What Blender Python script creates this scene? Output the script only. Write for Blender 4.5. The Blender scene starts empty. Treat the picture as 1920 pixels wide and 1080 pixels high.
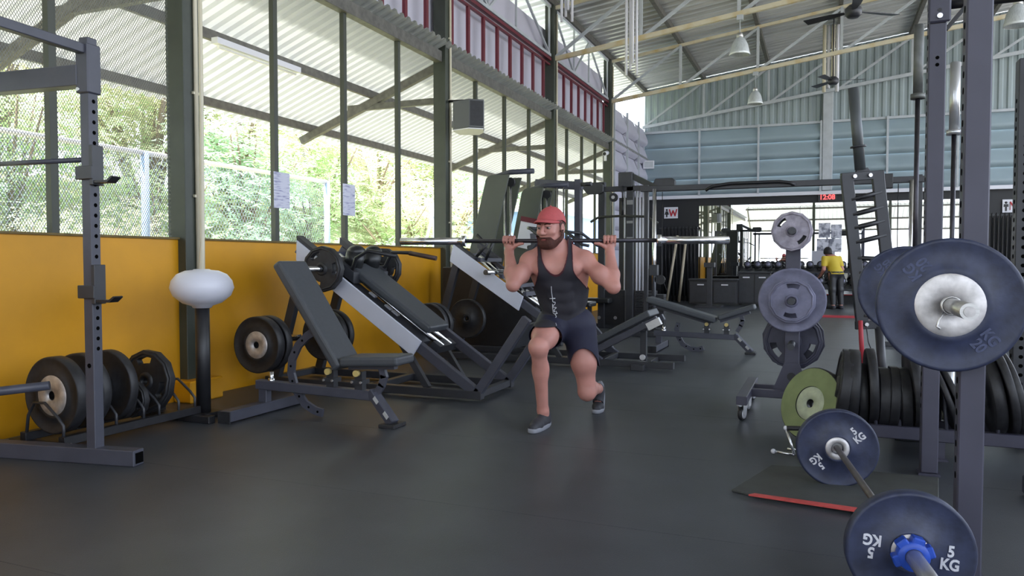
import bpy, bmesh, math, random
import numpy as np
from mathutils import Vector, Matrix, Quaternion
from mathutils.bvhtree import BVHTree

random.seed(7); np.random.seed(7)
sc = bpy.context.scene
COL = sc.collection
R = math.radians
PI = math.pi

# ------------------------------------------------------------------ camera, world, sun, exposure
FPX = 1415.0
CAMZ = 1.09
YAW = R(22.3)
PITCH = math.atan(50 / FPX)
cam_d = bpy.data.cameras.new('camera')
cam_d.sensor_width = 36
cam_d.lens = FPX / 1920 * 36
cam_d.clip_end = 300
cam_d.clip_start = 0.05
cam = bpy.data.objects.new('camera', cam_d)
cam.location = (0, 0, CAMZ)
cam.rotation_euler = (PI / 2 - PITCH, 0, YAW)
COL.objects.link(cam)
sc.camera = cam
CM = Matrix.Translation((0, 0, CAMZ)) @ cam.rotation_euler.to_matrix().to_4x4()

world = bpy.data.worlds.new('world')
sc.world = world
world.use_nodes = True
wn = world.node_tree
wn.nodes.clear()
sky = wn.nodes.new('ShaderNodeTexSky')
sky.sky_type = 'NISHITA'
sky.sun_disc = False
sky.sun_elevation = R(58)
sky.sun_rotation = R(-70)
sky.air_density = 1.0
sky.dust_density = 4.0
sky.ozone_density = 1.0
bg = wn.nodes.new('ShaderNodeBackground')
bg.inputs[1].default_value = 0.30
mixc = wn.nodes.new('ShaderNodeMix'); mixc.data_type = 'RGBA'
mixc.inputs[0].default_value = 0.55
mixc.inputs[7].default_value = (7.0, 7.5, 8.4, 1)
wo = wn.nodes.new('ShaderNodeOutputWorld')
wn.links.new(sky.outputs[0], mixc.inputs[6])
wn.links.new(mixc.outputs[2], bg.inputs[0])
wn.links.new(bg.outputs[0], wo.inputs[0])

sun_d = bpy.data.lights.new('sun', 'SUN')
sun_d.energy = 6.5
sun_d.angle = R(2)
sun_d.color = (1.0, 0.97, 0.92)
sun = bpy.data.objects.new('sun', sun_d)
# sun high over the roof, from the front left
sun.rotation_euler = Vector((0.22, 0.25, -0.94)).to_track_quat('-Z', 'Y').to_euler()
COL.objects.link(sun)

sc.view_settings.view_transform = 'Standard'
sc.view_settings.look = 'None'
sc.view_settings.gamma = 1.0
sc.view_settings.use_curve_mapping = False
sc.view_settings.exposure = 1.2
try:
    sc.cycles.use_denoising = True
    sc.cycles.max_bounces = 10
    sc.cycles.diffuse_bounces = 5
    sc.cycles.transparent_max_bounces = 24
    sc.cycles.sample_clamp_indirect = 6
    sc.cycles.caustics_reflective = False
    sc.cycles.caustics_refractive = False
except Exception:
    pass

# ------------------------------------------------------------------ sight lines onto real planes
def ray(x, y):
    return (CM.to_3x3() @ Vector(((x - 960) / FPX, (540 - y) / FPX, -1))).normalized()
def at_z(x, y, z=0.0):
    r = ray(x, y); return CM.translation + r * ((z - CAMZ) / r.z)
def at_y(x, y, Y):
    r = ray(x, y); return CM.translation + r * (Y / r.y)
def at_x(x, y, X):
    r = ray(x, y); return CM.translation + r * (X / r.x)
FH = Vector((-math.sin(YAW), math.cos(YAW), 0)); RH = Vector((math.cos(YAW), math.sin(YAW), 0))
def at_d(x, y, d):
    r = ray(x, y); return CM.translation + r * (d / (r.x * FH.x + r.y * FH.y))

# ------------------------------------------------------------------ materials
MATS = {}
def mat(name, col, rough=0.5, metal=0.0, noise=0.0, nscale=20.0, bump=0.0, bscale=60.0, spec=0.5, col2=None, coat=0.0, trans=0.0, stretch=None, detail=3.0, emit=None, sub=0.0, tl=0.0, thr=None):
    if name in MATS: return MATS[name]
    m = bpy.data.materials.new(name); m.use_nodes = True
    nt = m.node_tree; b = nt.nodes['Principled BSDF']
    b.inputs['Base Color'].default_value = (*col, 1)
    b.inputs['Roughness'].default_value = rough
    b.inputs['Metallic'].default_value = metal
    b.inputs['Specular IOR Level'].default_value = spec
    if coat: b.inputs['Coat Weight'].default_value = coat
    if trans: b.inputs['Transmission Weight'].default_value = trans
    if sub:
        b.inputs['Subsurface Weight'].default_value = sub
        b.inputs['Subsurface Radius'].default_value = (0.02, 0.008, 0.005)
    if emit:
        b.inputs['Emission Color'].default_value = (*emit[0], 1); b.inputs['Emission Strength'].default_value = emit[1]
    tc = nt.nodes.new('ShaderNodeTexCoord')
    src = tc.outputs['Object']
    if stretch:
        mp = nt.nodes.new('ShaderNodeMapping'); mp.inputs['Scale'].default_value = stretch
        nt.links.new(src, mp.inputs[0]); src = mp.outputs[0]
    if noise:
        n = nt.nodes.new('ShaderNodeTexNoise'); n.inputs['Scale'].default_value = nscale; n.inputs['Detail'].default_value = detail
        nt.links.new(src, n.inputs['Vector'])
        r = nt.nodes.new('ShaderNodeValToRGB')
        lo, hi = thr or (0.3, 0.7)
        r.color_ramp.elements[0].position = lo; r.color_ramp.elements[1].position = hi
        c2 = col2 or tuple(min(1, c * (1 + noise)) for c in col)
        c1 = col if col2 else tuple(c * (1 - noise) for c in col)
        r.color_ramp.elements[0].color = (*c1, 1); r.color_ramp.elements[1].color = (*c2, 1)
        nt.links.new(n.outputs['Fac'], r.inputs[0]); nt.links.new(r.outputs[0], b.inputs['Base Color'])
    if bump:
        n2 = nt.nodes.new('ShaderNodeTexNoise'); n2.inputs['Scale'].default_value = bscale; n2.inputs['Detail'].default_value = 4
        nt.links.new(src, n2.inputs['Vector'])
        bp = nt.nodes.new('ShaderNodeBump'); bp.inputs['Strength'].default_value = bump; bp.inputs['Distance'].default_value = 0.01
        nt.links.new(n2.outputs['Fac'], bp.inputs['Height']); nt.links.new(bp.outputs[0], b.inputs['Normal'])
    if tl:
        t = nt.nodes.new('ShaderNodeBsdfTranslucent'); t.inputs[0].default_value = (*[min(1, c * 1.1) for c in col], 1)
        mx = nt.nodes.new('ShaderNodeMixShader'); mx.inputs[0].default_value = tl
        out = nt.nodes['Material Output']
        nt.links.new(b.outputs[0], mx.inputs[1]); nt.links.new(t.outputs[0], mx.inputs[2]); nt.links.new(mx.outputs[0], out.inputs[0])
    MATS[name] = m
    return m

def srgb(r, g, b):
    f = lambda c: (c / 255 / 12.92) if c / 255 <= 0.04045 else ((c / 255 + 0.055) / 1.055) ** 2.4
    return (f(r), f(g), f(b))

M_frame = mat('charcoal_powder_coat', srgb(72, 73, 84), 0.42, noise=0.10, nscale=9, bump=0.03, bscale=300)
M_frame2 = mat('dark_powder_coat', srgb(52, 53, 58), 0.4, noise=0.12, nscale=9, bump=0.03, bscale=300)
M_rack = mat('slate_powder_coat', srgb(68, 67, 82), 0.45, noise=0.08, nscale=6, bump=0.03, bscale=250)
M_black = mat('black_steel', (0.018, 0.018, 0.021), 0.42, noise=0.2, nscale=14)
M_rubber = mat('black_rubber', (0.020, 0.020, 0.023), 0.5, noise=0.3, nscale=30, bump=0.05, bscale=120)
M_bumper = mat('navy_black_rubber', srgb(46, 52, 76), 0.48, noise=0.32, nscale=22, bump=0.05, bscale=90, detail=6)
M_pad = mat('charcoal_vinyl', srgb(70, 73, 78), 0.45, noise=0.06, nscale=40, bump=0.06, bscale=400)
M_padb = mat('black_vinyl', (0.016, 0.017, 0.019), 0.36, bump=0.05, bscale=300)
M_chrome = mat('chrome', (0.72, 0.73, 0.76), 0.16, metal=1.0, noise=0.06, nscale=12)
M_steel = mat('brushed_steel', (0.60, 0.59, 0.58), 0.36, metal=0.75, noise=0.12, nscale=20, stretch=(1, 1, 12))
M_hub = mat('scratched_steel_hub', (0.60, 0.575, 0.57), 0.48, metal=0.7, noise=0.28, nscale=22, detail=6)
M_hole = mat('hole_shadow_black', (0.002, 0.002, 0.002), 0.9, spec=0.05)
M_bolt = mat('zinc_bolt', (0.7, 0.7, 0.72), 0.3, metal=0.9)
M_white = mat('white_paint', srgb(228, 228, 235), 0.5)
M_wplate = mat('white_side_plate', srgb(205, 208, 222), 0.45, noise=0.04, nscale=5)
M_darkbar = mat('dark_bar_steel', srgb(62, 60, 66), 0.32, metal=0.6, noise=0.15, nscale=30)
M_letter = mat('white_print', srgb(214, 214, 220), 0.6, noise=0.15, nscale=80)
M_worn = mat('worn_print', srgb(68, 75, 104), 0.6, noise=0.25, nscale=60)
M_greyplate = mat('grey_cast_iron', srgb(118, 118, 140), 0.5, metal=0.15, noise=0.3, nscale=11, detail=8, bump=0.12, bscale=50)
M_greyplate2 = mat('pale_grey_cast_iron', srgb(158, 152, 164), 0.5, metal=0.15, noise=0.3, nscale=24, detail=8, bump=0.12, bscale=60)

# ------------------------------------------------------------------ mesh builder
class MB:
    def __init__(s): s.v = []; s.f = []; s.sm = []
    def add(s, vs, fs, smooth=False):
        o = len(s.v); s.v += [tuple(v) for v in vs]
        s.f += [tuple(i + o for i in f) for f in fs]; s.sm += [smooth] * len(fs); return s
    def box(s, c, size, M=None):
        hx, hy, hz = (a / 2 for a in size); c = Vector(c)
        vs = [Vector((x, y, z)) for x in (-hx, hx) for y in (-hy, hy) for z in (-hz, hz)]
        vs = [c + (M @ v if M else v) for v in vs]
        return s.add(vs, [(0, 1, 3, 2), (4, 6, 7, 5), (0, 4, 5, 1), (2, 3, 7, 6), (0, 2, 6, 4), (1, 5, 7, 3)])
    def bx(s, a, b):
        a, b = Vector(a), Vector(b); return s.box((a + b) / 2, [abs(x) for x in (b - a)])
    def beam(s, p, q, w, h, up=(0, 0, 1), ext=0.0):
        p, q = Vector(p), Vector(q); d = (q - p); L = d.length; d.normalize(); up = Vector(up)
        if abs(d.dot(up)) > 0.995: up = Vector((0, 1, 0))
        sd = d.cross(up).normalized(); u = sd.cross(d).normalized()
        M = Matrix((d, sd, u)).transposed()
        return s.box((p + q) / 2, (L + 2 * ext, w, h), M)
    def cyl(s, p, q, r, r2=None, n=16, caps=True, smooth=True):
        p, q = Vector(p), Vector(q); r2 = r if r2 is None else r2
        d = (q - p).normalized(); a = d.orthogonal().normalized(); b = d.cross(a)
        vs = []
        for c, rr in ((p, r), (q, r2)):
            for i in range(n):
                t = 2 * PI * i / n; vs.append(c + a * (rr * math.cos(t)) + b * (rr * math.sin(t)))
        s.add(vs, [(i, (i + 1) % n, n + (i + 1) % n, n + i) for i in range(n)], smooth)
        if caps:
            s.add(vs[:n], [tuple(range(n - 1, -1, -1))]); s.add(vs[n:], [tuple(range(n))])
        return s
    def tube(s, pts, r, n=8, closed=False, caps=True):
        P = [Vector(p) for p in pts]; m = len(P); vs = []
        rs = r if isinstance(r, (list, tuple)) else [r] * m
        a = None
        for i in range(m):
            if closed: d = P[(i + 1) % m] - P[i - 1]
            else: d = P[min(i + 1, m - 1)] - P[max(i - 1, 0)]
            d.normalize()
            a = d.orthogonal() if a is None else a - d * a.dot(d)
            a.normalize(); b = d.cross(a)
            for k in range(n):
                t = 2 * PI * k / n; vs.append(P[i] + a * (rs[i] * math.cos(t)) + b * (rs[i] * math.sin(t)))
        fs = []
        for i in range(m if closed else m - 1):
            j = (i + 1) % m
            fs += [(i * n + k, i * n + (k + 1) % n, j * n + (k + 1) % n, j * n + k) for k in range(n)]
        s.add(vs, fs, True)
        if caps and not closed:
            s.add(vs[:n], [tuple(range(n - 1, -1, -1))]); s.add(vs[-n:], [tuple(range(n))])
        return s
    def lathe(s, prof, n=40, M=None, smooth=True, sharp=True):
        # profile of (r, z) about local z
        M = M or Matrix()
        segs = len(prof) - 1
        ring = lambda r, z: [M @ Vector((r * math.cos(2 * PI * i / n), r * math.sin(2 * PI * i / n), z)) for i in range(n)]
        if sharp:
            for k in range(segs):
                vs = ring(*prof[k]) + ring(*prof[k + 1])
                s.add(vs, [(i, (i + 1) % n, n + (i + 1) % n, n + i) for i in range(n)], smooth)
        else:
            vs = []
            for p in prof: vs += ring(*p)
            s.add(vs, [(k * n + i, k * n + (i + 1) % n, (k + 1) * n + (i + 1) % n, (k + 1) * n + i) for k in range(segs) for i in range(n)], smooth)
        return s
    def prism(s, poly, depth, M=None):
        # polygon in local xy, thickness along +z
        M = M or Matrix(); n = len(poly)
        vs = [M @ Vector((x, y, 0)) for x, y in poly] + [M @ Vector((x, y, depth)) for x, y in poly]
        return s.add(vs, [tuple(range(n - 1, -1, -1)), tuple(range(n, 2 * n))] + [(i, (i + 1) % n, n + (i + 1) % n, n + i) for i in range(n)])
    def wall(s, pts, vec):
        # polygon of 3-D points, thickened by vec
        n = len(pts); vec = Vector(vec); vs = [Vector(p) for p in pts] + [Vector(p) + vec for p in pts]
        return s.add(vs, [tuple(range(n - 1, -1, -1)), tuple(range(n, 2 * n))] + [(i, (i + 1) % n, n + (i + 1) % n, n + i) for i in range(n)])
    def ball(s, c, r, M=None, nu=16, nv=10):
        c = Vector(c); r = Vector(r) if not isinstance(r, (int, float)) else Vector((r, r, r)); vs = []
        for j in range(nv + 1):
            t = PI * j / nv
            for i in range(nu):
                u = 2 * PI * i / nu
                v = Vector((r.x * math.sin(t) * math.cos(u), r.y * math.sin(t) * math.sin(u), r.z * math.cos(t)))
                vs.append(c + (M @ v if M else v))
        return s.add(vs, [(j * nu + i, (j + 1) * nu + i, (j + 1) * nu + (i + 1) % nu, j * nu + (i + 1) % nu) for j in range(nv) for i in range(nu)], True)
    def mesh(s, name, m, o=(0, 0, 0)):
        me = bpy.data.meshes.new(name); o = Vector(o)
        me.from_pydata([Vector(v) - o for v in s.v], [], s.f)
        me.polygons.foreach_set('use_smooth', s.sm)
        me.materials.append(m)
        bm = bmesh.new(); bm.from_mesh(me)
        bmesh.ops.remove_doubles(bm, verts=bm.verts, dist=0.00005)
        bmesh.ops.recalc_face_normals(bm, faces=bm.faces)
        bm.to_mesh(me); bm.free()
        return me
    def build(s, name, m, parent=None, bevel=0.0, seg=1, kind=None, label=None):
        # vertices are given in world coordinates while building; the parent's place is taken off
        o = parent_origin(parent)
        if isinstance(o, Matrix):
            inv = o.inverted(); s.v = [tuple(inv @ Vector(v)) for v in s.v]; o = (0, 0, 0)
        ob = bpy.data.objects.new(name, s.mesh(name, m, o))
        COL.objects.link(ob)
        if parent is not None: ob.parent = parent
        if bevel:
            b = ob.modifiers.new('bevel', 'BEVEL'); b.width = bevel; b.segments = seg; b.limit_method = 'ANGLE'; b.angle_limit = R(40); b.harden_normals = False
        if kind: ob['kind'] = kind
        if label: ob['label'] = label
        return ob

def parent_origin(p):
    M = Matrix()
    while p is not None:
        M = Matrix.LocRotScale(p.location, p.rotation_euler, p.scale) @ M
        p = p.parent
    return M

def thing(name, label, cat, loc=(0, 0, 0), group=None, rz=0):
    o = bpy.data.objects.new(name, None); COL.objects.link(o)
    o.empty_display_size = 0.1
    o.location = loc; o.rotation_euler = (0, 0, rz)
    tag(o, label, cat, group); return o
def tag(o, label, cat=None, group=None, kind=None):
    o['label'] = label
    if cat: o['category'] = cat
    if group: o['group'] = group
    if kind: o['kind'] = kind
    return o
def struct(o): o['kind'] = 'structure'; return o
def dup(root, loc=None, label=None, rot=None):
    def cp(o, par):
        c = o.copy(); COL.objects.link(c)
        if par is not None: c.parent = par
        for ch in list(o.children): cp(ch, c)
        return c
    r = cp(root, None)
    if loc is not None: r.location = loc
    if rot is not None: r.rotation_euler = rot
    if label: r['label'] = label
    return r
def share(me, name, parent, loc=(0, 0, 0), rot=(0, 0, 0), label=None):
    o = bpy.data.objects.new(name, me); COL.objects.link(o)
    if parent is not None: o.parent = parent
    o.location = loc; o.rotation_euler = rot
    if label: o['label'] = label
    return o

def curve_mesh(name, splines, depth, m, bevel=0.0):
    # flat filled outline with holes, extruded about z = 0
    cu = bpy.data.curves.new(name, 'CURVE'); cu.dimensions = '2D'; cu.fill_mode = 'BOTH'; cu.extrude = depth / 2; cu.bevel_depth = bevel
    for pts in splines:
        sp = cu.splines.new('POLY'); sp.points.add(len(pts) - 1); sp.use_cyclic_u = True
        for i, (x, y) in enumerate(pts): sp.points[i].co = (x, y, 0, 1)
    return curve_to_mesh(name, cu, m)
def curve_to_mesh(name, cu, m):
    ob = bpy.data.objects.new(name, cu); COL.objects.link(ob)
    dg = bpy.context.evaluated_depsgraph_get()
    me = bpy.data.meshes.new_from_object(ob.evaluated_get(dg)); me.name = name
    bpy.data.objects.remove(ob); me.materials.clear(); me.materials.append(m)
    return me
_TX = {}
def text_mesh(s, size, m, depth=0.0015, bold=0.02, squeeze=1.0):
    k = (s, size, m.name, depth, bold, squeeze)
    if k in _TX: return _TX[k]
    cu = bpy.data.curves.new('lettering', 'FONT'); cu.body = s; cu.size = size; cu.extrude = depth; cu.offset = bold * size
    cu.align_x = 'CENTER'; cu.align_y = 'CENTER'; cu.resolution_u = 4; cu.space_line = 0.85
    me = curve_to_mesh('lettering', cu, m)
    if squeeze != 1.0: me.transform(Matrix.Diagonal((squeeze, 1, 1, 1)))
    _TX[k] = me
    return me
def circle(r, n=32, cx=0, cy=0, a0=0): return [(cx + r * math.cos(a0 + 2 * PI * i / n), cy + r * math.sin(a0 + 2 * PI * i / n)) for i in range(n)]
def axis_M(loc, ax, roll=0.0):
    q = Vector(ax).normalized().to_track_quat('Z', 'Y')
    return Matrix.Translation(Vector(loc)) @ q.to_matrix().to_4x4() @ Matrix.Rotation(roll, 4, 'Z')

# ================================================================== the hall
XW = -4.63
COLY = [0.2, 4.53, 8.9, 13.2, 17.2]
YB = 21.1
EAVE = 3.8
SLOPE = 0.13
RIDGE = 8.2
def chord(x, z0=4.75): return z0 + SLOPE * (x - XW)

M_floor = mat('rubber_floor', srgb(64, 67, 73), 0.40, noise=0.16, nscale=3.0, bump=0.12, bscale=180, detail=9)
def floor_material(m):
    # rubber crumb: pale flecks and faint scuffs in the colour, nothing else
    nt = m.node_tree; b = nt.nodes['Principled BSDF']
    tc = [n for n in nt.nodes if n.type == 'TEX_COORD'][0]
    base = b.inputs['Base Color'].links[0].from_socket
    v = nt.nodes.new('ShaderNodeTexVoronoi'); v.inputs['Scale'].default_value = 55
    nt.links.new(tc.outputs['Object'], v.inputs['Vector'])
    r = nt.nodes.new('ShaderNodeValToRGB'); r.color_ramp.elements[0].position = 0.05; r.color_ramp.elements[1].position = 0.11
    r.color_ramp.elements[0].color = (1, 1, 1, 1); r.color_ramp.elements[1].color = (0, 0, 0, 1)
    nt.links.new(v.outputs['Distance'], r.inputs[0])
    n = nt.nodes.new('ShaderNodeTexNoise'); n.inputs['Scale'].default_value = 1.4; n.inputs['Detail'].default_value = 5
    nt.links.new(tc.outputs['Object'], n.inputs['Vector'])
    r2 = nt.nodes.new('ShaderNodeValToRGB'); r2.color_ramp.elements[0].position = 0.5; r2.color_ramp.elements[1].position = 0.75
    nt.links.new(n.outputs['Fac'], r2.inputs[0])
    mu = nt.nodes.new('ShaderNodeMath'); mu.operation = 'MULTIPLY'; nt.links.new(r.outputs[0], mu.inputs[0]); nt.links.new(r2.outputs[0], mu.inputs[1])
    mu2 = nt.nodes.new('ShaderNodeMath'); mu2.operation = 'MULTIPLY'; mu2.inputs[1].default_value = 0.6; nt.links.new(mu.outputs[0], mu2.inputs[0])
    mx = nt.nodes.new('ShaderNodeMix'); mx.data_type = 'RGBA'; mx.inputs[7].default_value = (0.25, 0.26, 0.28, 1)
    nt.links.new(mu2.outputs[0], mx.inputs[0]); nt.links.new(base, mx.inputs[6]); nt.links.new(mx.outputs[2], b.inputs['Base Color'])
floor_material(M_floor)
M_yellow = mat('yellow_wall_paint', srgb(210, 148, 10), 0.5, noise=0.10, nscale=2.2, bump=0.04, bscale=40, detail=8)
M_green = mat('dark_green_column', srgb(58, 63, 54), 0.45, noise=0.15, nscale=6)
M_mull = mat('dark_mullion', srgb(64, 67, 58), 0.5)
M_red = mat('maroon_rail', srgb(104, 36, 48), 0.45)
M_galv = mat('galvanised_roof', (0.66, 0.67, 0.67), 0.36, metal=0.45, noise=0.3, nscale=1.5, stretch=(0.25, 6, 1), detail=6)
M_canopy = mat('translucent_canopy_sheet', srgb(170, 173, 170), 0.5, noise=0.06, nscale=2, tl=0.22)
M_beam = mat('dusty_steel_beam', srgb(98, 96, 90), 0.6, noise=0.25, nscale=14)
M_cream = mat('cream_truss_paint', srgb(212, 203, 178), 0.5, noise=0.15, nscale=5, col2=srgb(190, 160, 90), thr=(0.45, 0.85))
M_silver = mat('silver_truss_paint', srgb(184, 189, 194), 0.45, noise=0.1, nscale=5)
M_bluegrey = mat('blue_grey_sheet', srgb(150, 167, 175), 0.42, noise=0.08, nscale=1.2, detail=6)
M_gable = mat('pale_teal_corrugated_sheet', srgb(154, 166, 169), 0.5, noise=0.06, nscale=2)
M_lavender = mat('lavender_grey_sheet', srgb(196, 194, 208), 0.55, noise=0.05, nscale=1.2)
M_blackwall = mat('black_wall_paint', srgb(28, 29, 33), 0.5, noise=0.1, nscale=3)
M_mirror = mat('mirror_glass', (0.9, 0.92, 0.92), 0.0, metal=1.0)
M_conduit = mat('cream_conduit', srgb(214, 206, 182), 0.45)
M_concrete = mat('pale_concrete', srgb(178, 176, 168), 0.8, noise=0.2, nscale=3, bump=0.1)

# floor: a slab with rolled rubber matting laid across it
f = MB(); f.bx((-4.75, -9, -0.12), (8.3, YB + 0.2, -0.012)); floor = struct(f.build('floor', M_floor))
y = -9.0
while y < YB:
    for x0, x1 in ((-4.62, 3.0), (3.0015, 8.2)):
        m = MB(); m.bx((x0, y, -0.012), (x1, min(y + 1.1985, YB), 0.0)); m.build('rubber_roll', M_floor, floor, bevel=0.0006)
    y += 1.2

# left wall: yellow dwarf wall, columns, mullions
w = MB(); w.bx((-4.75, -9, 0), (XW, 17.2, 1.26)); wall_left = struct(w.build('wall_left', M_yellow))
w = MB(); w.bx((-4.77, -9, 1.26), (-4.61, 17.2, 1.275)); w.build('sill', mat('dusty_sill', srgb(110, 92, 50), 0.7, noise=0.2), wall_left)
def column(Y, label):
    t = thing('column', label, 'column', (XW, Y, 0), 'columns of the left wall')
    m = MB(); m.bx((-4.73, Y - 0.08, 0), (-4.55, Y + 0.08, 5.75)); m.build('shaft', M_green, t, bevel=0.004)
    m = MB(); m.tube([(-4.535, Y + 0.03, 0.9), (-4.535, Y + 0.03, 5.6)], 0.017, 8)
    for z in (1.6, 2.4, 3.2, 4.0): m.box((-4.54, Y + 0.03, z), (0.02, 0.06, 0.02))
    m.build('conduit', M_conduit, t)
    m = MB(); m.bx((-4.62, Y - 0.16, 0), (-4.44, Y + 0.18, 0.17)); m.build('footing', M_yellow, t, bevel=0.01)
for Y, l in zip(COLY, ('dark green wall column nearest the camera, beyond the left edge', 'dark green column rising behind the white globe lamp',
        'dark column with the loudspeaker on it', 'dark column behind the curved machine shrouds', 'dark maroon-topped column with the small white camera')):
    column(Y, l)
M_net = bpy.data.materials.new('wire_netting'); M_net.use_nodes = True
def netting(m, pitch, wire, col):
    nt = m.node_tree; b = nt.nodes['Principled BSDF']; b.inputs['Base Color'].default_value = (*col, 1); b.inputs['Roughness'].default_value = 0.5
    tc = nt.nodes.new('ShaderNodeTexCoord'); sx = nt.nodes.new('ShaderNodeSeparateXYZ'); nt.links.new(tc.outputs['Object'], sx.inputs[0])
    outs = []
    for sg in (1, -1):
        a = nt.nodes.new('ShaderNodeMath'); a.operation = 'MULTIPLY'; a.inputs[1].default_value = sg * 0.62; nt.links.new(sx.outputs['Z'], a.inputs[0])
        d = nt.nodes.new('ShaderNodeMath'); d.operation = 'ADD'; nt.links.new(sx.outputs['Y'], d.inputs[0]); nt.links.new(a.outputs[0], d.inputs[1])
        p = nt.nodes.new('ShaderNodeMath'); p.operation = 'PINGPONG'; p.inputs[1].default_value = pitch / 2; nt.links.new(d.outputs[0], p.inputs[0])
        l = nt.nodes.new('ShaderNodeMath'); l.operation = 'LESS_THAN'; l.inputs[1].default_value = wire / 2; nt.links.new(p.outputs[0], l.inputs[0]); outs.append(l)
    mx = nt.nodes.new('ShaderNodeMath'); mx.operation = 'MAXIMUM'; nt.links.new(outs[0].outputs[0], mx.inputs[0]); nt.links.new(outs[1].outputs[0], mx.inputs[1])
    nt.links.new(mx.outputs[0], b.inputs['Alpha'])
netting(M_net, 0.02, 0.0032, srgb(120, 124, 120))
M_link = bpy.data.materials.new('chain_link'); M_link.use_nodes = True
netting(M_link, 0.06, 0.007, srgb(196, 210, 232))
edges = COLY + [YB]
for k in range(4):
    a, b_ = edges[k], edges[k + 1]
    t = bpy.data.objects.new('window_%d' % (k + 1), None); COL.objects.link(t); t.location = (XW, (a + b_) / 2, 1.27); struct(t)
    for i in range(1, 4):
        Y = a + (b_ - a) * i / 4; m = MB(); m.bx((-4.69, Y - 0.027, 1.27), (-4.64, Y + 0.027, 3.74)); m.build('mullion', M_mull, t)
    if k < 1:
        m = MB(); m.bx((-4.705, a, 1.27), (-4.7035, b_, 3.74)); m.build('wire_mesh', M_net, t, kind='stuff')

# eave beam, maroon rail with balusters, lavender sheets, longitudinal lattice
m = MB(); m.bx((-4.70, -9, 3.68), (-4.60, 17.2, 3.82)); struct(m.build('trim_1', M_beam, bevel=0.004))
for k in range(4):
    a, b_ = edges[k] + 0.09, edges[k + 1] - 0.09
    t = thing('maroon_railing', ['maroon baluster railing in the bay nearest the camera', 'maroon baluster railing left of the loudspeaker column', 'maroon baluster railing above the loudspeaker', 'maroon baluster railing farthest down the left wall'][k], 'railing', (XW, (a + b_) / 2, 3.9), 'maroon railings above the canopy')
    m = MB(); m.bx((-4.66, a, 4.74), (-4.60, b_, 4.79)); m.bx((-4.66, a, 4.66), (-4.62, b_, 4.69)); m.build('top_rail', M_red, t)
    for i in range(8):
        Y = a + (b_ - a) * (i + 0.35) / 8; m = MB(); m.bx((-4.66, Y - 0.03, 3.93), (-4.62, Y + 0.03, 4.67)); m.build('baluster', M_red, t)
    s = MB(); s.bx((-4.80, edges[k], 3.9), (-4.78, edges[k + 1], 5.36)); o = struct(s.build('trim_%d' % (k + 2), M_lavender))
    t = thing('lattice_girder', ['steel lattice girder over the nearest left bay', 'steel lattice girder over the second left bay', 'steel lattice girder over the loudspeaker bay', 'steel lattice girder over the farthest railing'][k], 'girder', (XW, (a + b_) / 2, 4.8), 'lattice girders under the left roof edge')
    m = MB(); m.beam((XW, a, 5.72), (XW, b_, 5.72), 0.05, 0.05); m.beam((XW, a, 4.84), (XW, b_, 4.84), 0.05, 0.05); m.build('chord', M_silver, t)
    P = lambda u, z: (XW, a + (b_ - a) * u, z)
    for p, q in ((P(0, 5.72), P(0.33, 4.84)), (P(0.33, 4.84), P(0.6, 5.72)), (P(0.6, 5.72), P(1, 4.84))):
        m = MB(); m.beam(p, q, 0.035, 0.035); m.build('diagonal', M_silver, t)
    for u in (0.33, 0.6, 0.99):
        m = MB(); m.beam(P(u, 4.84), P(u, 5.72), 0.03, 0.03); m.build('vertical', M_silver, t)

# last bay and back wall: overlapping horizontal sheets between slim posts
def lapped(name, p0, ux, ncol, wcol, z0, z1, nrow, nrm, m_, gap=0.0):
    # rows of lapped sheets; each sheet leans out at its lower edge
    root = bpy.data.objects.new(name, None); COL.objects.link(root); root.location = p0; struct(root)
    p0, ux, nrm = Vector(p0), Vector(ux), Vector(nrm); h = (z1 - z0) / nrow
    for c in range(ncol):
        for r in range(nrow):
            a = p0 + ux * (c * wcol + gap); b = p0 + ux * ((c + 1) * wcol - gap); za = z0 + r * h - 0.015; zb = z0 + (r + 1) * h + 0.015
            q = MB(); prf = [(0.03, 0.0), (0.125, 0.10), (0.15, 0.22), (0.14, 0.36), (0.06, 0.72), (0.0, 1.0)]
            for (o0, u0), (o1, u1) in zip(prf, prf[1:]):
                ua, ub = Vector((0, 0, za + (zb - za) * u0)), Vector((0, 0, za + (zb - za) * u1)); q.add([a + nrm * o0 + ua, b + nrm * o0 + ua, b + nrm * o1 + ub, a + nrm * o1 + ub], [(0, 1, 2, 3)], True)
            q.build('panel', m_, root)
    for c in range(ncol + 1):
        a = p0 + ux * (c * wcol) + nrm * 0.14; q = MB(); q.box(a + Vector((0, 0, (z0 + z1) / 2)), (0.05, 0.05, z1 - z0 + 0.05)); q.build('post', M_silver, root)
    return root
lapped('wall_left_end', (XW - 0.03, 17.3, 0), (0, 1, 0), 3, 1.27, 0.9, 4.75, 8, (1, 0, 0), M_lavender, 0.02)
m = MB(); m.bx((XW - 0.16, 17.3, 0), (XW - 0.06, YB, 4.72)); struct(m.build('wall_left_backing', M_lavender))  # unseen sheet added to stop bright slits between the lapped panels
lapped('wall_back', (XW, YB - 0.02, 0), (1, 0, 0), 8, 1.525, 2.9, 4.66, 4, (0, -1, 0), M_bluegrey, 0.0)
m = MB(); m.bx((XW - 0.1, YB, 0), (8.2, YB + 0.12, 2.9)); struct(m.build('wall_back_lower', M_blackwall))
m = MB(); m.bx((XW, 17.25, 0), (XW + 0.04, YB, 0.9)); struct(m.build('wall_left_base', M_blackwall))
m = MB(); m.bx((XW, YB - 0.16, 2.80), (8, YB, 2.89)); struct(m.build('trim_8', M_white))
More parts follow.
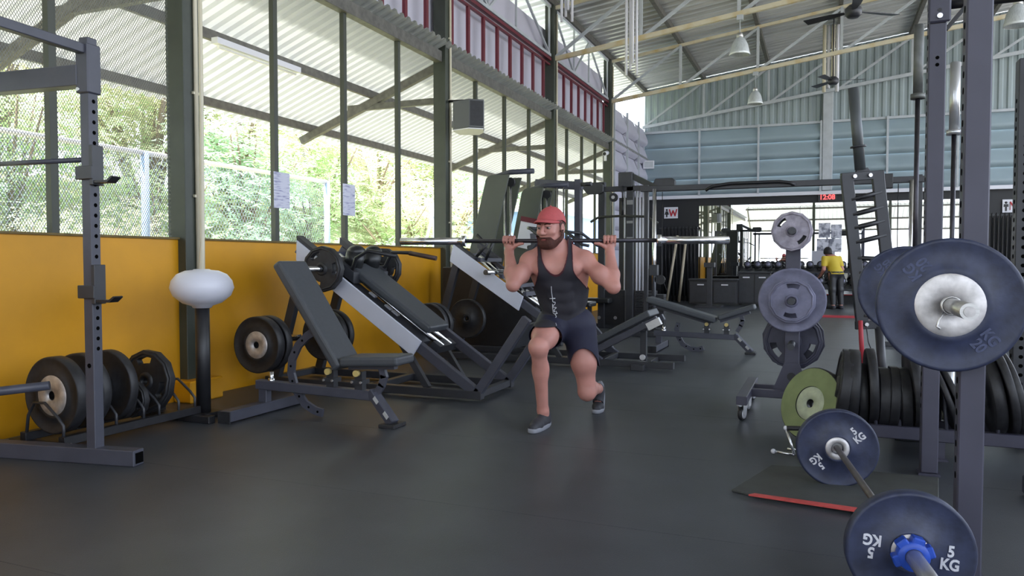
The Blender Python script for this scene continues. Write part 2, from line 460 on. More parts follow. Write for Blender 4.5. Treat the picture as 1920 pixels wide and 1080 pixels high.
def corrugated(u0, u1, pitch, amp, prof):
    # trapezoid rib positions along u: list of (u, offset)
    out = []; u = u0
    while u < u1:
        for s, o in ((0, 0), (0.35, 0), (0.5, 1), (0.85, 1)): out.append((u + s * pitch, o * amp))
        u += pitch
    return out
# gable sheet with vertical ribs, following the roof line
m = MB(); pr = corrugated(XW, 8.1, 0.19, 0.03, 0)
vs = []; fs = []
for u, o in pr:
    vs += [(u, YB - 0.03 - o, 4.64), (u, YB - 0.03 - o, chord(u, 5.85))]
fs = [(2 * i, 2 * i + 2, 2 * i + 3, 2 * i + 1) for i in range(len(pr) - 1)]
m.add(vs, fs); struct(m.build('wall_back_gable', M_gable))
m = MB(); m.bx((XW, YB - 0.14, 4.62), (8.1, YB - 0.05, 4.68)); struct(m.build('trim_9', M_silver))
# white post on the back wall
m = MB(); m.bx((-0.02, YB - 0.2, 2.9), (0.22, YB - 0.1, 5.4)); struct(m.build('trim_10', M_silver, bevel=0.01))

# roof sheets: ribs run down the slope
for k, (xa, xb) in enumerate(((-5.75, 9.0),)):
    pr = corrugated(-9, YB + 0.3, 0.25, 0.055, 0); vs = []
    for u, o in pr: vs += [(xa, u, chord(xa, 5.86) + o), (xb, u, chord(xb, 5.86) + o)]
    fs = [(2 * i, 2 * i + 1, 2 * i + 3, 2 * i + 2) for i in range(len(pr) - 1)]
    m = MB(); m.add(vs, fs); struct(m.build(('ceiling', 'ceiling_right')[k], M_galv))
for k, x in enumerate((-4.6, -3.0, -1.35, 0.3, 1.95, 3.6, 5.25, 6.9, 8.2)):
    m = MB(); z = chord(x, 5.80); m.bx((x - 0.04, -9, z - 0.06), (x + 0.04, YB, z + 0.06)); m.build('purlin', M_beam, bpy.data.objects['ceiling'])

# roof trusses
def truss(Y, label, m_, mid):
    t = thing('roof_truss', label, 'truss', (XW, Y, 4.75), 'roof trusses')
    for xs in ((XW, RIDGE),):
        for nm, z0, w_ in (('bottom_chord', 4.78, 0.065), ('top_chord', 5.70, 0.05)):
            m = MB(); m.beam((xs[0], Y, chord(xs[0] + 1e-6, z0)), (xs[1], Y, chord(xs[1] - 1e-6, z0)), w_, w_ * 1.2); m.build(nm, m_, t)
    for i in range(8):
        x = XW + 1.65 * i; x2 = x + 1.65
        if i:
            m = MB(); m.beam((x, Y, chord(x, 4.78)), (x, Y, chord(x, 5.70)), 0.055, 0.055); m.build('vertical', mid, t)
        if x2 < RIDGE + 0.3:
            m = MB(); m.beam((x + 0.05, Y, chord(x, 4.80)), (x2, Y, chord(x2, 5.68)), 0.05, 0.05); m.build('diagonal', mid, t)
    return t
for Y, l, a, b_ in ((4.53, 'cream roof truss nearest the camera, above the frame', M_cream, M_silver), (8.9, 'cream roof truss over the loudspeaker column', M_cream, M_silver),
        (13.2, 'yellowed cream roof truss carrying the nearer pendant lamp', M_cream, M_silver), (17.2, 'pale roof truss carrying the farther pendant lamp', M_cream, M_silver),
        (20.8, 'silver roof truss against the teal gable wall', M_silver, M_silver)): truss(Y, l, a, b_)

# the open front and right sides: low walls and posts
m = MB(); m.bx((XW, -9.1, 0), (8.2, -9.0, 0.8)); struct(m.build('wall_front', M_concrete))
m = MB(); m.bx((8.2, -9, 0), (8.3, YB, 1.0)); struct(m.build('wall_right', M_yellow))
for k, x in enumerate((-0.5, 3.8, 8.1)):
    m = MB(); m.bx((x - 0.08, -9.1, 0), (x + 0.08, -8.95, 5.6)); struct(m.build('trim_%d' % (11 + k), M_green))

# canopy along the left side
t = thing('canopy', 'translucent corrugated lean-to canopy along the left wall, outside', 'canopy', (-5.7, 6, 3.4))
XO, ZO = -7.0, 2.93
cz = lambda x: 3.90 + (x + 4.45) * (3.90 - ZO) / (XO + 4.45) * -1 * -1
cz = lambda x: 3.90 + (x + 4.45) * (3.90 - ZO) / (-4.45 - XO)
pr = corrugated(-9, YB + 0.5, 0.15, 0.035, 0); vs = []
for u, o in pr: vs += [(XO, u, cz(XO) + o), (-4.47, u, cz(-4.47) + o)]
m = MB(); m.add(vs, [(2 * i, 2 * i + 1, 2 * i + 3, 2 * i + 2) for i in range(len(pr) - 1)]); m.build('roof_sheet', M_canopy, t)
for x in (-5.71, -6.73):
    m = MB(); m.beam((x, -9, cz(x) - 0.06), (x, YB + 0.4, cz(x) - 0.06), 0.05, 0.10); m.build('purlin', M_beam, t)
for Y in COLY + [YB]:
    m = MB(); m.beam((-4.6, Y, cz(-4.6) - 0.16), (XO + 0.1, Y, cz(XO + 0.1) - 0.16), 0.07, 0.10); m.build('rafter', M_beam, t)
    m = MB(); m.beam((-4.7, Y, 3.2), (-6.1, Y, 3.2), 0.06, 0.08); m.build('strut', M_beam, t)
ta = thing('front_awning', 'translucent corrugated awning beyond the open front of the hall', 'canopy', (2, -10.5, 3.9))
pr = corrugated(XW, 8.2, 0.25, 0.04, 0); vs = []
for u, o in pr: vs += [(u, -12.0, 3.1 + o), (u, -9.0, 4.6 + o)]
m = MB(); m.add(vs, [(2 * i, 2 * i + 1, 2 * i + 3, 2 * i + 2) for i in range(len(pr) - 1)]); m.build('roof_sheet', M_canopy, ta)
for yv, zv in ((-11.8, 3.14), (-10.5, 3.79), (-9.2, 4.44)):
    m = MB(); m.beam((XW, yv, zv), (8.2, yv, zv), 0.06, 0.1); m.build('purlin', M_beam, ta)
for x in (-4.5, -0.5, 3.8, 8.1):
    m = MB(); m.beam((x, -11.9, 3.02), (x, -9.0, 4.47), 0.07, 0.1); m.build('rafter', M_beam, ta)
    m = MB(); m.beam((x, -11.8, -0.13), (x, -11.8, 3.1), 0.1, 0.1, up=(0, 1, 0)); m.build('post', M_green, ta)
t = thing('fluorescent_tube', 'white fluorescent tube fixed under the canopy purlin', 'lamp', (-5.6, 6.5, 3.3))
m = MB(); m.bx((-5.66, 5.9, 3.26), (-5.58, 7.2, 3.32)); m.build('fixture', M_white, t)
m = MB(); m.cyl((-5.62, 5.95, 3.235), (-5.62, 7.15, 3.235), 0.014); m.build('tube', mat('lamp_tube', srgb(240, 240, 235), 0.3), t)

# ------------------------------------------------------------------ outside: ground, bank, fence, bushes, shed
M_soil = mat('grassy_soil', srgb(170, 172, 140), 0.9, noise=0.35, nscale=1.5, detail=8)
m = MB(); m.bx((-60, -40, -0.3), (-4.76, 60, -0.1)); struct(m.build('ground', M_soil))
m = MB(); m.bx((-4.76, -40, -0.3), (60, -9.11, -0.13)); m.bx((8.32, -9.11, -0.3), (60, 60, -0.13)); struct(m.build('ground_forecourt', M_concrete))
rng = np.random.RandomState(3); vs = []; fs = []; nx, ny = 26, 60
for i in range(nx):
    for j in range(ny):
        x = -8.7 - i * 0.7; yv = -8 + j * 0.95
        z = -0.12 + 3.4 * (1 - math.exp(-((i * 0.7) / 5.0) ** 1.5)) + rng.rand() * 0.25 * min(1, i / 3)
        vs.append((x, yv, z))
for i in range(nx - 1):
    for j in range(ny - 1): fs.append((i * ny + j, i * ny + j + 1, (i + 1) * ny + j + 1, (i + 1) * ny + j))
m = MB(); m.add(vs, fs, True); o = m.build('bank', M_soil); struct(o)

M_leafs = [mat('pale_leaf', srgb(226, 233, 200), 0.5, tl=0.45, noise=0.25, nscale=1.5), mat('mid_leaf', srgb(200, 220, 175), 0.5, tl=0.45, noise=0.25, nscale=1.5), mat('dry_leaf', srgb(214, 216, 182), 0.6, tl=0.45, noise=0.25, nscale=1.5), mat('blue_leaf', srgb(190, 214, 190), 0.5, tl=0.45, noise=0.25, nscale=1.5)]
M_twig = mat('grey_twig', srgb(140, 122, 104), 0.8)
def foliage(seed, n, rx, rz, leaf=0.13):
    r = np.random.RandomState(seed)
    # sprays of narrow leaflets drooping from the outer shell of several lobes
    lob = r.normal(0, 0.45, (9, 3)) * (rx, rx, rz * 0.8) + (0, 0, rz * 1.05)
    k = r.randint(0, 9, n // 8)
    dr = r.normal(0, 1, (n // 8, 3)); dr /= np.linalg.norm(dr, axis=1)[:, None]
    c = lob[k] + dr * (r.rand(n // 8, 1) ** 0.4) * (rx * 0.62, rx * 0.62, rz * 0.5)
    az = r.rand(n // 8) * 2 * PI
    sp = np.stack([np.cos(az), np.sin(az), -0.3 - 0.6 * r.rand(n // 8)], 1); sp /= np.linalg.norm(sp, axis=1)[:, None]
    V = []; Fc = []
    for q in range(len(c)):
        side = np.cross(sp[q], (0, 0, 1)); side /= np.linalg.norm(side)
        for j in range(8):
            s = (j // 2) * leaf * 0.42; sg = 1 if j % 2 else -1
            b0 = c[q] + sp[q] * s
            d = side * sg * 0.85 + sp[q] * 0.4 + r.normal(0, 0.18, 3); d /= np.linalg.norm(d)
            w = np.cross(d, (0, 0, 1)) + r.normal(0, 0.25, 3); w *= leaf * 0.16 / np.linalg.norm(w)
            o = len(V); V += [b0, b0 + d * leaf * 0.5 + w, b0 + d * leaf, b0 + d * leaf * 0.5 - w]; Fc.append((o, o + 1, o + 2, o + 3))
    me = bpy.data.meshes.new('foliage'); me.from_pydata([tuple(v) for v in V], [], Fc); return me
def branches(seed, rx, rz):
    r = random.Random(seed); m = MB()
    for i in range(9):
        a = r.random() * 2 * PI; l = rx * (0.4 + 0.5 * r.random()); z = rz * (1.0 + 0.8 * r.random())
        m.tube([(0.05 * math.cos(a), 0.05 * math.sin(a), -0.3), (l * 0.35 * math.cos(a), l * 0.35 * math.sin(a), z * 0.45), (l * math.cos(a), l * math.sin(a), z)], [0.05, 0.035, 0.012], 6)
    return m.mesh('branches', M_twig)
FOL = [foliage(11, 9000, 1.5, 1.5), foliage(12, 9000, 1.3, 1.9), foliage(13, 7000, 1.7, 1.2)]
for i, me in enumerate(FOL): me.materials.append(M_leafs[i])
FOL2 = []
for i, me in enumerate(FOL):
    c = me.copy(); c.materials.clear(); c.materials.append(M_leafs[(3, 2, 1)[i]]); FOL2.append(c)
BR = [branches(21, 1.5, 1.5), branches(22, 1.3, 1.9), branches(23, 1.7, 1.2)]
def bank_z(x): return -0.12 + 3.4 * (1 - math.exp(-((max(0, -8.7 - x)) / 5.0) ** 1.5))
ORD = 'first second third fourth fifth sixth seventh eighth ninth tenth eleventh twelfth thirteenth fourteenth fifteenth sixteenth seventeenth eighteenth'.split()
rr = random.Random(5); nb = 0
for row, (x0, n, ya, yb, sc0) in enumerate(((-9.6, 10, 2, 24, 0.62), (-11.6, 12, 0, 30, 0.95), (-14.0, 12, -2, 38, 1.35), (-17.5, 9, -2, 46, 1.9))):
    for i in range(n):
        k = rr.randrange(3); x = x0 + rr.uniform(-0.5, 0.5); yv = ya + (yb - ya) * (i + 0.5 * rr.random()) / n
        s = sc0 * rr.uniform(0.85, 1.2)
        t = thing('feathery_shrub', ('feathery shrub right behind the fence, %s going away', 'feathery shrub in the middle of the bank, %s going away', 'tall feathery shrub high on the bank, %s going away', 'fine-leaved tree at the top of the bank, %s going away')[row] % ORD[i], 'shrub', (x, yv, bank_z(x) - 0.15), ('shrubs right behind the fence', 'shrubs in the middle of the bank', 'shrubs high on the bank', 'trees at the top of the bank')[row], rz=rr.random() * 6)
        o = share((FOL if rr.random() < 0.6 else FOL2)[k], 'foliage', t); o.scale = (s, s, s); o['kind'] = 'stuff'
        o = share(BR[k], 'branches', t); o.scale = (s, s, s)

M_fence = mat('pale_blue_fence_paint', srgb(176, 200, 232), 0.4)
t = thing('chain_link_fence', 'pale blue chain-link fence standing outside the left wall', 'fence', (-8, 5, -0.1))
FY = [-0.5, 3.33, 7.17, 11.0]
for Y in FY:
    m = MB(); m.cyl((-8, Y, -0.1), (-8, Y, 2.49), 0.05, n=12); m.build('post', M_fence, t)
for a, b_ in zip(FY, FY[1:]):
    m = MB(); m.cyl((-8, a, 2.47), (-8, b_, 2.47), 0.032, n=10); m.build('rail', M_white, t)
m = MB(); m.bx((-8.0, -0.5, 0), (-7.999, 11.0, 2.45)); m.build('netting', M_link, t, kind='stuff')
t = thing('chain_link_fence', 'short braced end of the pale fence beyond the gate gap', 'fence', (-8, 16, -0.1))
for Y in (14.97, 19.2):
    m = MB(); m.cyl((-8, Y, -0.1), (-8, Y, 2.4), 0.05, n=12); m.build('post', M_fence, t)
m = MB(); m.cyl((-8, 13.75, 0), (-8, 14.97, 2.3), 0.03, n=10); m.build('brace', M_white, t)
m = MB(); m.cyl((-8, 14.97, 2.36), (-8, 19.2, 2.36), 0.032, n=10); m.build('rail', M_white, t)
t = thing('blue_shed', 'small blue sheet-metal shed beyond the far windows', 'shed', (-10.5, 29, -0.1))
m = MB(); m.bx((-12, 25, -0.1), (-9, 33, 2.85)); m.build('wall', mat('sky_blue_sheet', srgb(150, 180, 235), 0.5), t)
m = MB(); m.wall([(-12.2, 24.8, 2.85), (-8.8, 24.8, 2.85), (-8.8, 33.2, 2.85), (-12.2, 33.2, 2.85)], (0, 0, 0.12)); m.build('roof', M_white, t)

# ================================================================== weight plates
def basis(loc, ax, roll=0.0):
    z = Vector(ax).normalized(); up = Vector((0, 0, 1)) if abs(z.z) < 0.95 else Vector((0, 1, 0))
    y = (up - z * up.dot(z)).normalized(); x = y.cross(z)
    M = Matrix((x, y, z)).transposed().to_4x4(); M.translation = Vector(loc)
    return M @ Matrix.Rotation(roll, 4, 'Z')
def place(name, label, cat, M, group=None):
    t = thing(name, label, cat, M.translation, group); t.rotation_mode = 'XYZ'; t.rotation_euler = M.to_euler(); return t
_PM = {}
def cached(k, fn):
    if k not in _PM: _PM[k] = fn()
    return _PM[k]
def bumper(label, loc, ax, Rr=0.225, th=0.06, hub=0.08, roll=0, group=None, m=None, mh=None, text=None, face=None, back=True):
    # rubber plate with a raised rim, a recessed face and a steel hub
    m = m or M_rubber; mh = mh or M_hub
    t = place('weight_plate', label, 'weight plate', basis(loc, ax, roll), group); h = th / 2
    def body():
        q = MB(); lip = Rr * 0.94
        pr = [(0.026, h * 0.8), (hub, h * 0.8), (hub * 1.12, h * 0.98), (hub * 1.18, h * 0.72), (lip - 0.02, h * 0.72), (lip, h * 0.95), (Rr - 0.006, h), (Rr, h - 0.006)]
        q.lathe(pr, 48, sharp=False); q.lathe([(Rr, h - 0.006), (Rr, -h + 0.006)], 48); q.lathe([(r, -z) for r, z in pr][::-1], 48, sharp=False); q.lathe([(0.026, -h * 0.8), (0.026, h * 0.8)], 24)
        return q.mesh('rubber_body', m)
    share(cached(('b', Rr, th, hub, m.name), body), 'rubber_body', t)
    def hubm():
        q = MB(); 
        for s in (1, -1): q.lathe([(0.027, s * h * 0.80), (0.031, s * h * 1.0), (hub * 0.94, s * h * 0.92), (hub, s * h * 0.8)], 40)
        return q.mesh('steel_hub', mh)
    share(cached(('h', th, hub, mh.name), hubm), 'steel_hub', t)
    if face:
        share(cached(('f', Rr, th, face.name), lambda: MB().lathe([(hub * 1.02, h * 0.99), (Rr * 0.97, h * 1.01)], 48).mesh('coloured_face', face)), 'coloured_face', t)
    if text:
        s, size, ml, rad, angs = text
        me = text_mesh(s, size, ml, 0.0008, 0.035, 0.82)
        for a in angs: share(me, 'lettering', t, (rad * math.cos(a), rad * math.sin(a), h * 0.74 + 0.001), (0, 0, a))
    return t
def kidney(r0, r1, a, wd, n=9):
    o = [(r1 * math.cos(a - wd + 2 * wd * i / (n - 1)), r1 * math.sin(a - wd + 2 * wd * i / (n - 1))) for i in range(n)]
    return o + [(r0 * math.cos(a + wd - 2 * wd * i / (n - 1)), r0 * math.sin(a + wd - 2 * wd * i / (n - 1))) for i in range(n)]
def grip_plate(label, loc, ax, Rr=0.2, th=0.035, roll=0, slots=3, m=None, group=None, a0=PI / 2, ring=None, rim=True):
    # twelve-sided plate with hand slots
    m = m or M_rubber
    t = place('grip_plate', label, 'weight plate', basis(loc, ax, roll), group)
    def body(): return curve_mesh('plate_body', [circle(Rr, 12)] + [circle(0.026, 20)] + [kidney(Rr * 0.56, Rr * 0.80, a0 + 2 * PI * i / slots, 0.42) for i in range(slots)], th, m, 0.004)
    share(cached(('g', Rr, th, slots, a0, m.name), body), 'plate_body', t)
    def det():
        q = MB()
        for s in (1, -1):
            z = s * (th / 2 + 0.004); q.lathe([(0.026, z), (0.03, z + s * 0.012), (Rr * 0.26, z + s * 0.012), (Rr * 0.30, z)], 28)
            if rim: q.lathe([(Rr * 0.86, z), (Rr * 0.88, z + s * 0.008), (Rr * 0.94, z + s * 0.008), (Rr * 0.955, z)], 12)
        return q.mesh('raised_ring', ring or m)
    share(cached(('gr', Rr, th, m.name, rim), det), 'raised_ring', t)
    return t

# ================================================================== left: half rack by the yellow wall
def holes(mb, p, n, dz, nrm, r=0.011):
    p = Vector(p); nrm = Vector(nrm)
    for i in range(n): c = p + Vector((0, 0, dz * i)); mb.cyl(c - nrm * 0.004, c + nrm * 0.0012, r, n=10)
t = thing('half_rack', 'grey steel half rack standing at the left edge by the yellow wall', 'rack', (-3.63, 2.9, 0), rz=R(5))
LM = parent_origin(t)
def L(x, y, z): return LM @ Vector((x, y, z))
RX3 = LM.to_3x3()
def lbox(mb, a, b):
    a, b = Vector(a), Vector(b); return mb.box(LM @ ((a + b) / 2), [abs(v) for v in (b - a)], RX3)
for x, y in ((0, 0), (-0.93, 0), (0, -1.25), (-0.93, -1.25)):
    m = MB(); lbox(m, (x - 0.031, y - 0.031, 0.07), (x + 0.031, y + 0.031, 2.275)); m.build('upright', M_frame, t, bevel=0.004)
for y in (0, -1.25):
    m = MB(); m.beam(L(-0.96, y - 0.08, 0.0425), L(0.27, y + 0.02, 0.0425), 0.08, 0.085); m.build('foot', M_frame, t, bevel=0.004)
    m = MB(); lbox(m, (0.268, y - 0.006, 0.014), (0.275, y + 0.046, 0.07)); m.build('end_hole', M_hole, t)
for x in (0, -0.93):
    m = MB(); lbox(m, (x - 0.025, -1.25, 2.185), (x + 0.025, -0.03, 2.235)); m.build('top_beam', M_frame, t, bevel=0.004)
m = MB(); lbox(m, (-0.9, -0.05, 2.02), (-0.03, 0.03, 2.13)); m.build('cross_beam', M_frame, t, bevel=0.004)
m = MB(); lbox(m, (-0.042, -0.045, 1.98), (0.042, 0.045, 2.24)); m.build('gusset', M_frame, t, bevel=0.006)
m = MB(); m.cyl(L(-0.9, 0.0, 1.635), L(-0.03, 0.0, 1.635), 0.014); m.build('pull_bar', M_frame, t)
m = MB(); m.cyl(L(-0.03, -0.02, 2.0), L(-0.025, -0.05, 2.0), 0.010, n=8); m.build('bolt', M_bolt, t)
m = MB(); holes(m, L(0.031, 0, 0.62), 26, 0.055, RX3 @ Vector((1, 0, 0))); holes(m, L(0, -0.031, 0.53), 1, 0.1, RX3 @ Vector((0, -1, 0)), 0.013); m.build('adjustment_holes', M_hole, t, kind='stuff')
for z in (1.505, 0.872):
    m = MB(); lbox(m, (0.036, -0.045, z - 0.01), (0.062, 0.03, z + 0.20)); lbox(m, (-0.05, -0.05, z + 0.02), (-0.036, 0.045, z + 0.09)); lbox(m, (-0.05, -0.052, z + 0.02), (0.062, -0.038, z + 0.09))
    o = m.build('hook_sleeve', M_frame2, t, bevel=0.003)
    m = MB(); m.wall([L(0.05, -0.04, z), L(0.15, -0.04, z), L(0.185, -0.04, z + 0.028), L(0.178, -0.04, z + 0.034), L(0.145, -0.04, z + 0.013), L(0.05, -0.04, z + 0.013)], RX3 @ Vector((0, 0.06, 0))); m.build('hook_lip', M_black, o)
m = MB(); m.cyl(L(-0.62, -0.42, 0.385), L(-0.20, -0.10, 0.425), 0.024); m.build('storage_peg', M_frame, t)
m = MB(); m.beam(L(-0.62, -1.2, 0.40), L(-0.62, -0.38, 0.385), 0.05, 0.05); m.build('side_beam', M_frame, t)

# plate toaster along the wall
t = thing('plate_rack', 'low black plate rack on the floor along the yellow wall', 'rack', (-4.1, 3.4, 0))
for x in (-4.27, -3.95):
    m = MB(); m.bx((x - 0.025, 2.94, 0.05), (x + 0.025, 3.95, 0.10)); m.build('rail', M_black, t, bevel=0.003)
for y in (2.97, 3.90):
    m = MB(); m.bx((-4.4, y - 0.03, 0), (-3.78, y + 0.03, 0.05)); m.build('foot', M_black, t, bevel=0.004)
m = MB()
for x in (-4.0, -3.9): m.cyl((x + 0.08, 2.97, 0.05), (x + 0.08, 2.97, 0.06), 0.011, n=8)
m.build('bolt', M_bolt, t)
for y in (2.955, 3.14, 3.30, 3.50, 3.62, 3.78, 3.92):
    m = MB(); m.tube([(-4.26, y, 0.08), (-4.24, y, 0.20), (-4.19, y, 0.275), (-4.10, y, 0.28), (-3.99, y, 0.20), (-3.95, y, 0.16), (-3.95, y, 0.08)], 0.009, 8); m.build('divider_hoop', M_frame2, t)
bumper('thick black bumper plate with a silver hub, nearest in the rack by the half rack', (-4.1, 3.03, 0.315), (0, -1, 0), 0.225, 0.075, 0.118)
bumper('black bumper plate tight behind the silver-hubbed one in the left floor rack', (-4.12, 3.20, 0.315), (0.02, -1, 0), 0.225, 0.06, 0.085)
bumper('plain black bumper plate half hidden behind the half rack upright', (-4.13, 3.40, 0.315), (0.02, -1, 0), 0.222, 0.06, 0.06, mh=M_rubber)
grip_plate('black twelve-sided plate with a hand hole against the yellow wall', (-4.13, 3.70, 0.295), (0.05, -1, 0.06), 0.205, 0.04, roll=R(8))
for k, (y, z) in enumerate(((3.46, 0.21), (3.56, 0.20))):
    grip_plate(('small black plate nearer the half rack in the low floor rack', 'small black plate leaning by the twelve-sided one')[k], (-4.1, y, z), (0, -1, 0.02), 0.115, 0.03, slots=3)

# black post with the white globe
t = thing('globe_lamp', 'squashed white globe lamp on a black post by the yellow wall', 'lamp', (-4.0, 4.05, 0))
m = MB(); m.bx((-4.08, 3.97, 0), (-3.92, 4.16, 0.035)); m.build('base_plate', M_black, t, bevel=0.004)
m = MB(); m.cyl((-4.0, 4.05, 0.03), (-4.0, 4.05, 0.80), 0.048, n=24); m.build('post', M_black, t)
m = MB(); m.lathe([(0.0, 0.765), (0.06, 0.765), (0.07, 0.78), (0.13, 0.80), (0.19, 0.85), (0.212, 0.905), (0.20, 0.955), (0.165, 1.0), (0.11, 1.025), (0.06, 1.03), (0.05, 1.036), (0, 1.036)], 40, Matrix.Translation((-4.0, 4.05, 0)), sharp=False); m.build('globe', mat('opal_white', srgb(226, 226, 236), 0.35), t)
m = MB(); m.tube([(-4.0, 4.05, 1.03), (-4.0, 4.06, 1.2), (-4.02, 4.09, 2.2), (-4.05, 4.12, 4.3)], [0.022, 0.016, 0.014, 0.014], 8); m.build('cream_pipe', M_conduit, t)

# ================================================================== adjustable benches
def arc(cx, cz, r, a0, a1, n=10): return [(cx + r * math.cos(R(a0 + (a1 - a0) * i / (n - 1))), cz + r * math.sin(R(a0 + (a1 - a0) * i / (n - 1)))) for i in range(n)]
def bench(label, loc, rz, back, seat, blen=0.86, pad=None):
    t = thing('weight_bench', label, 'bench', loc, 'adjustable benches', rz=rz)
    BM = parent_origin(t); W = lambda x, y, z: BM @ Vector((x, y, z)); B3 = BM.to_3x3()
    def fb(mb, pts, y0, y1): mb.wall([W(x, y0, z) for x, z in pts], B3 @ Vector((0, y1 - y0, 0))); return mb
    m = MB(); m.beam(W(0, -0.40, 0.045), W(0, 0.38, 0.045), 0.09, 0.075); m.build('rear_foot', M_frame, t, bevel=0.005)
    m = MB(); m.beam(W(0, -0.41, 0.04), W(0, -0.40, 0.04), 0.1, 0.08); m.beam(W(0, 0.38, 0.04), W(0, 0.39, 0.04), 0.1, 0.08); m.build('rubber_end', M_rubber, t)
    m = MB(); m.beam(W(0, 0, 0.08), W(0, 0, 0.2), 0.07, 0.06, up=(0, 1, 0)); m.build('rear_post', M_frame, t, bevel=0.004)
    m = MB(); m.beam(W(-0.06, 0, 0.205), W(0.95, 0, 0.185), 0.07, 0.065); m.build('main_beam', M_frame, t, bevel=0.005)
    m = MB(); m.beam(W(0.90, 0, 0.215), W(1.10, -0.05, 0.02), 0.07, 0.06); m.build('front_leg', M_frame, t, bevel=0.005)
    m = MB(); m.beam(W(1.03, -0.05, 0.012), W(1.15, -0.05, 0.012), 0.16, 0.024); m.build('front_foot', M_rubber, t, bevel=0.004)
    for x, y, z in ((0.965, -0.054, 0.165), (1.055, -0.076, 0.075)):
        m = MB(); m.box(W(x, y, z), (0.05, 0.003, 0.028), B3 @ Matrix.Rotation(R(-13), 3, 'Z') @ Matrix.Rotation(R(44), 3, 'Y')); m.build('leg_sticker', mat('silver_sticker', srgb(190, 190, 190), 0.4), t)
    m = MB(); m.cyl(W(0.06, 0, 0.22), W(0.06, 0, 0.30), 0.016); m.cyl(W(0.06, 0, 0.22), W(0.06, 0, 0.255), 0.024); m.build('locking_pin', M_chrome, t)
    # curved adjuster with holes
    a = R(back); hx, hz = 0.68, 0.35
    if back > 35: outer = [(0.47, 0.62), (0.38, 0.57), (0.30, 0.50), (0.245, 0.40), (0.235, 0.30), (0.27, 0.19), (0.35, 0.09), (0.43, 0.05), (0.50, 0.035)]
    else: outer = [(0.24, 0.34), (0.215, 0.26), (0.23, 0.18), (0.29, 0.08), (0.38, 0.03), (0.47, 0.02), (0.54, 0.045)]
    nrm = []
    for i in range(len(outer)):
        p, q = Vector(outer[max(0, i - 1)]), Vector(outer[min(len(outer) - 1, i + 1)]); d = (q - p).normalized(); nrm.append(Vector((-d.y, d.x)))
    m = MB()
    for i in range(len(outer) - 1):
        p, q = Vector(outer[i]), Vector(outer[i + 1]); n0, n1 = nrm[i] * 0.028, nrm[i + 1] * 0.028
        fb(m, [tuple(p - n0), tuple(q - n1), tuple(q + n1), tuple(p + n0)], -0.012, 0.012)
    o = m.build('adjuster_arc', M_frame, t)
    m = MB()
    for i in range(1, len(outer)):
        c = (Vector(outer[i - 1]) + Vector(outer[i])) / 2; m.cyl(W(c.x, -0.0135, c.y), W(c.x, 0.0135, c.y), 0.009, n=10)
    m.build('adjuster_hole', M_hole, o)
    # pads
    ca, sa = math.cos(a), math.sin(a)
    P = lambda u, v: (hx - ca * u - sa * v * -1 * -1, hz + sa * u + ca * v * -1 * -1) if False else (hx - ca * u + sa * v, hz + sa * u + ca * v)
    def cushion(name, pts, w0, w1, th):
        # tapered pad: list of two ends, bevelled
        (u0, u1), f = pts, (lambda u, v, y: W(*[P(u, v)[0], y, P(u, v)[1]]))
        q = MB(); vs = [f(u0, 0, -w0), f(u0, 0, w0), f(u1, 0, w1), f(u1, 0, -w1), f(u0, th, -w0), f(u0, th, w0), f(u1, th, w1), f(u1, th, -w1)]
        q.add(vs, [(3, 2, 1, 0), (4, 5, 6, 7), (0, 1, 5, 4), (1, 2, 6, 5), (2, 3, 7, 6), (3, 0, 4, 7)]); return q
    cushion('b', (0.0, blen), 0.135, 0.15, 0.075).build('backrest', pad or M_pad, t, bevel=0.022, seg=3)
    m = MB(); p0, p1 = P(0.05, -0.02), P(blen - 0.12, -0.02); m.beam(W(p0[0], 0, p0[1]), W(p1[0], 0, p1[1]), 0.06, 0.04); m.build('backrest_frame', M_frame, t)
    m = MB(); p0 = P(blen - 0.01, 0.035); 
    sx, sz = 0.73, 0.385; b_ = R(seat); cb, sb = math.cos(b_), math.sin(b_)
    P2 = P
    P = lambda u, v: (sx + cb * u - sb * v, sz + sb * u + cb * v)
    cushion('s', (0.0, 0.44), 0.135, 0.115, 0.065).build('seat', pad or M_pad, t, bevel=0.02, seg=3)
    m = MB(); p0, p1 = P(0.0, -0.015), P(0.36, -0.015); m.beam(W(p0[0], 0, p0[1]), W(p1[0], 0, p1[1]), 0.05, 0.03); m.build('seat_frame', M_frame, t)
    p = P(0.25, -0.02); pts = [(p[0], p[1]), (p[0] + 0.02, p[1] - 0.06), (p[0] + 0.0, p[1] - 0.12), (p[0] - 0.04, max(0.20, p[1] - 0.19))]
    m = MB()
    for i in range(3): m.beam(W(pts[i][0], 0, pts[i][1]), W(pts[i + 1][0], 0, pts[i + 1][1]), 0.03, 0.045, ext=0.008)
    m.build('seat_arm', M_frame, t)
    for x in (0.58, 0.81):
        m = MB(); m.beam(W(x, 0, 0.17), W(x, 0, 0.345), 0.06, 0.05, up=(0, 1, 0)); m.beam(W(x - 0.045, -0.0, 0.275), W(x + 0.045, 0, 0.275), 0.09, 0.03); m.build('hinge_bracket', M_frame2, t)
        m = MB(); m.cyl(W(x, -0.06, 0.335), W(x, -0.03, 0.335), 0.022, n=14); m.build('hinge_knob', mat('pale_yellow_knob', srgb(214, 190, 120), 0.4), t)
        m = MB()
        for s in (-1, 1): m.cyl(W(x + 0.035 * s, -0.055, 0.275), W(x + 0.035 * s, -0.045, 0.275), 0.009, n=8)
        m.build('bolt', M_bolt, t)
    return t
bench('charcoal bench with its backrest raised steeply, left of the lunging man', (-3.70, 4.33, 0), 0, 55.5, 3)
bench('grey bench with a nearly flat backrest, in front of the hanging bands', (-1.85, 9.3, 0), 0, 16.0, 19)

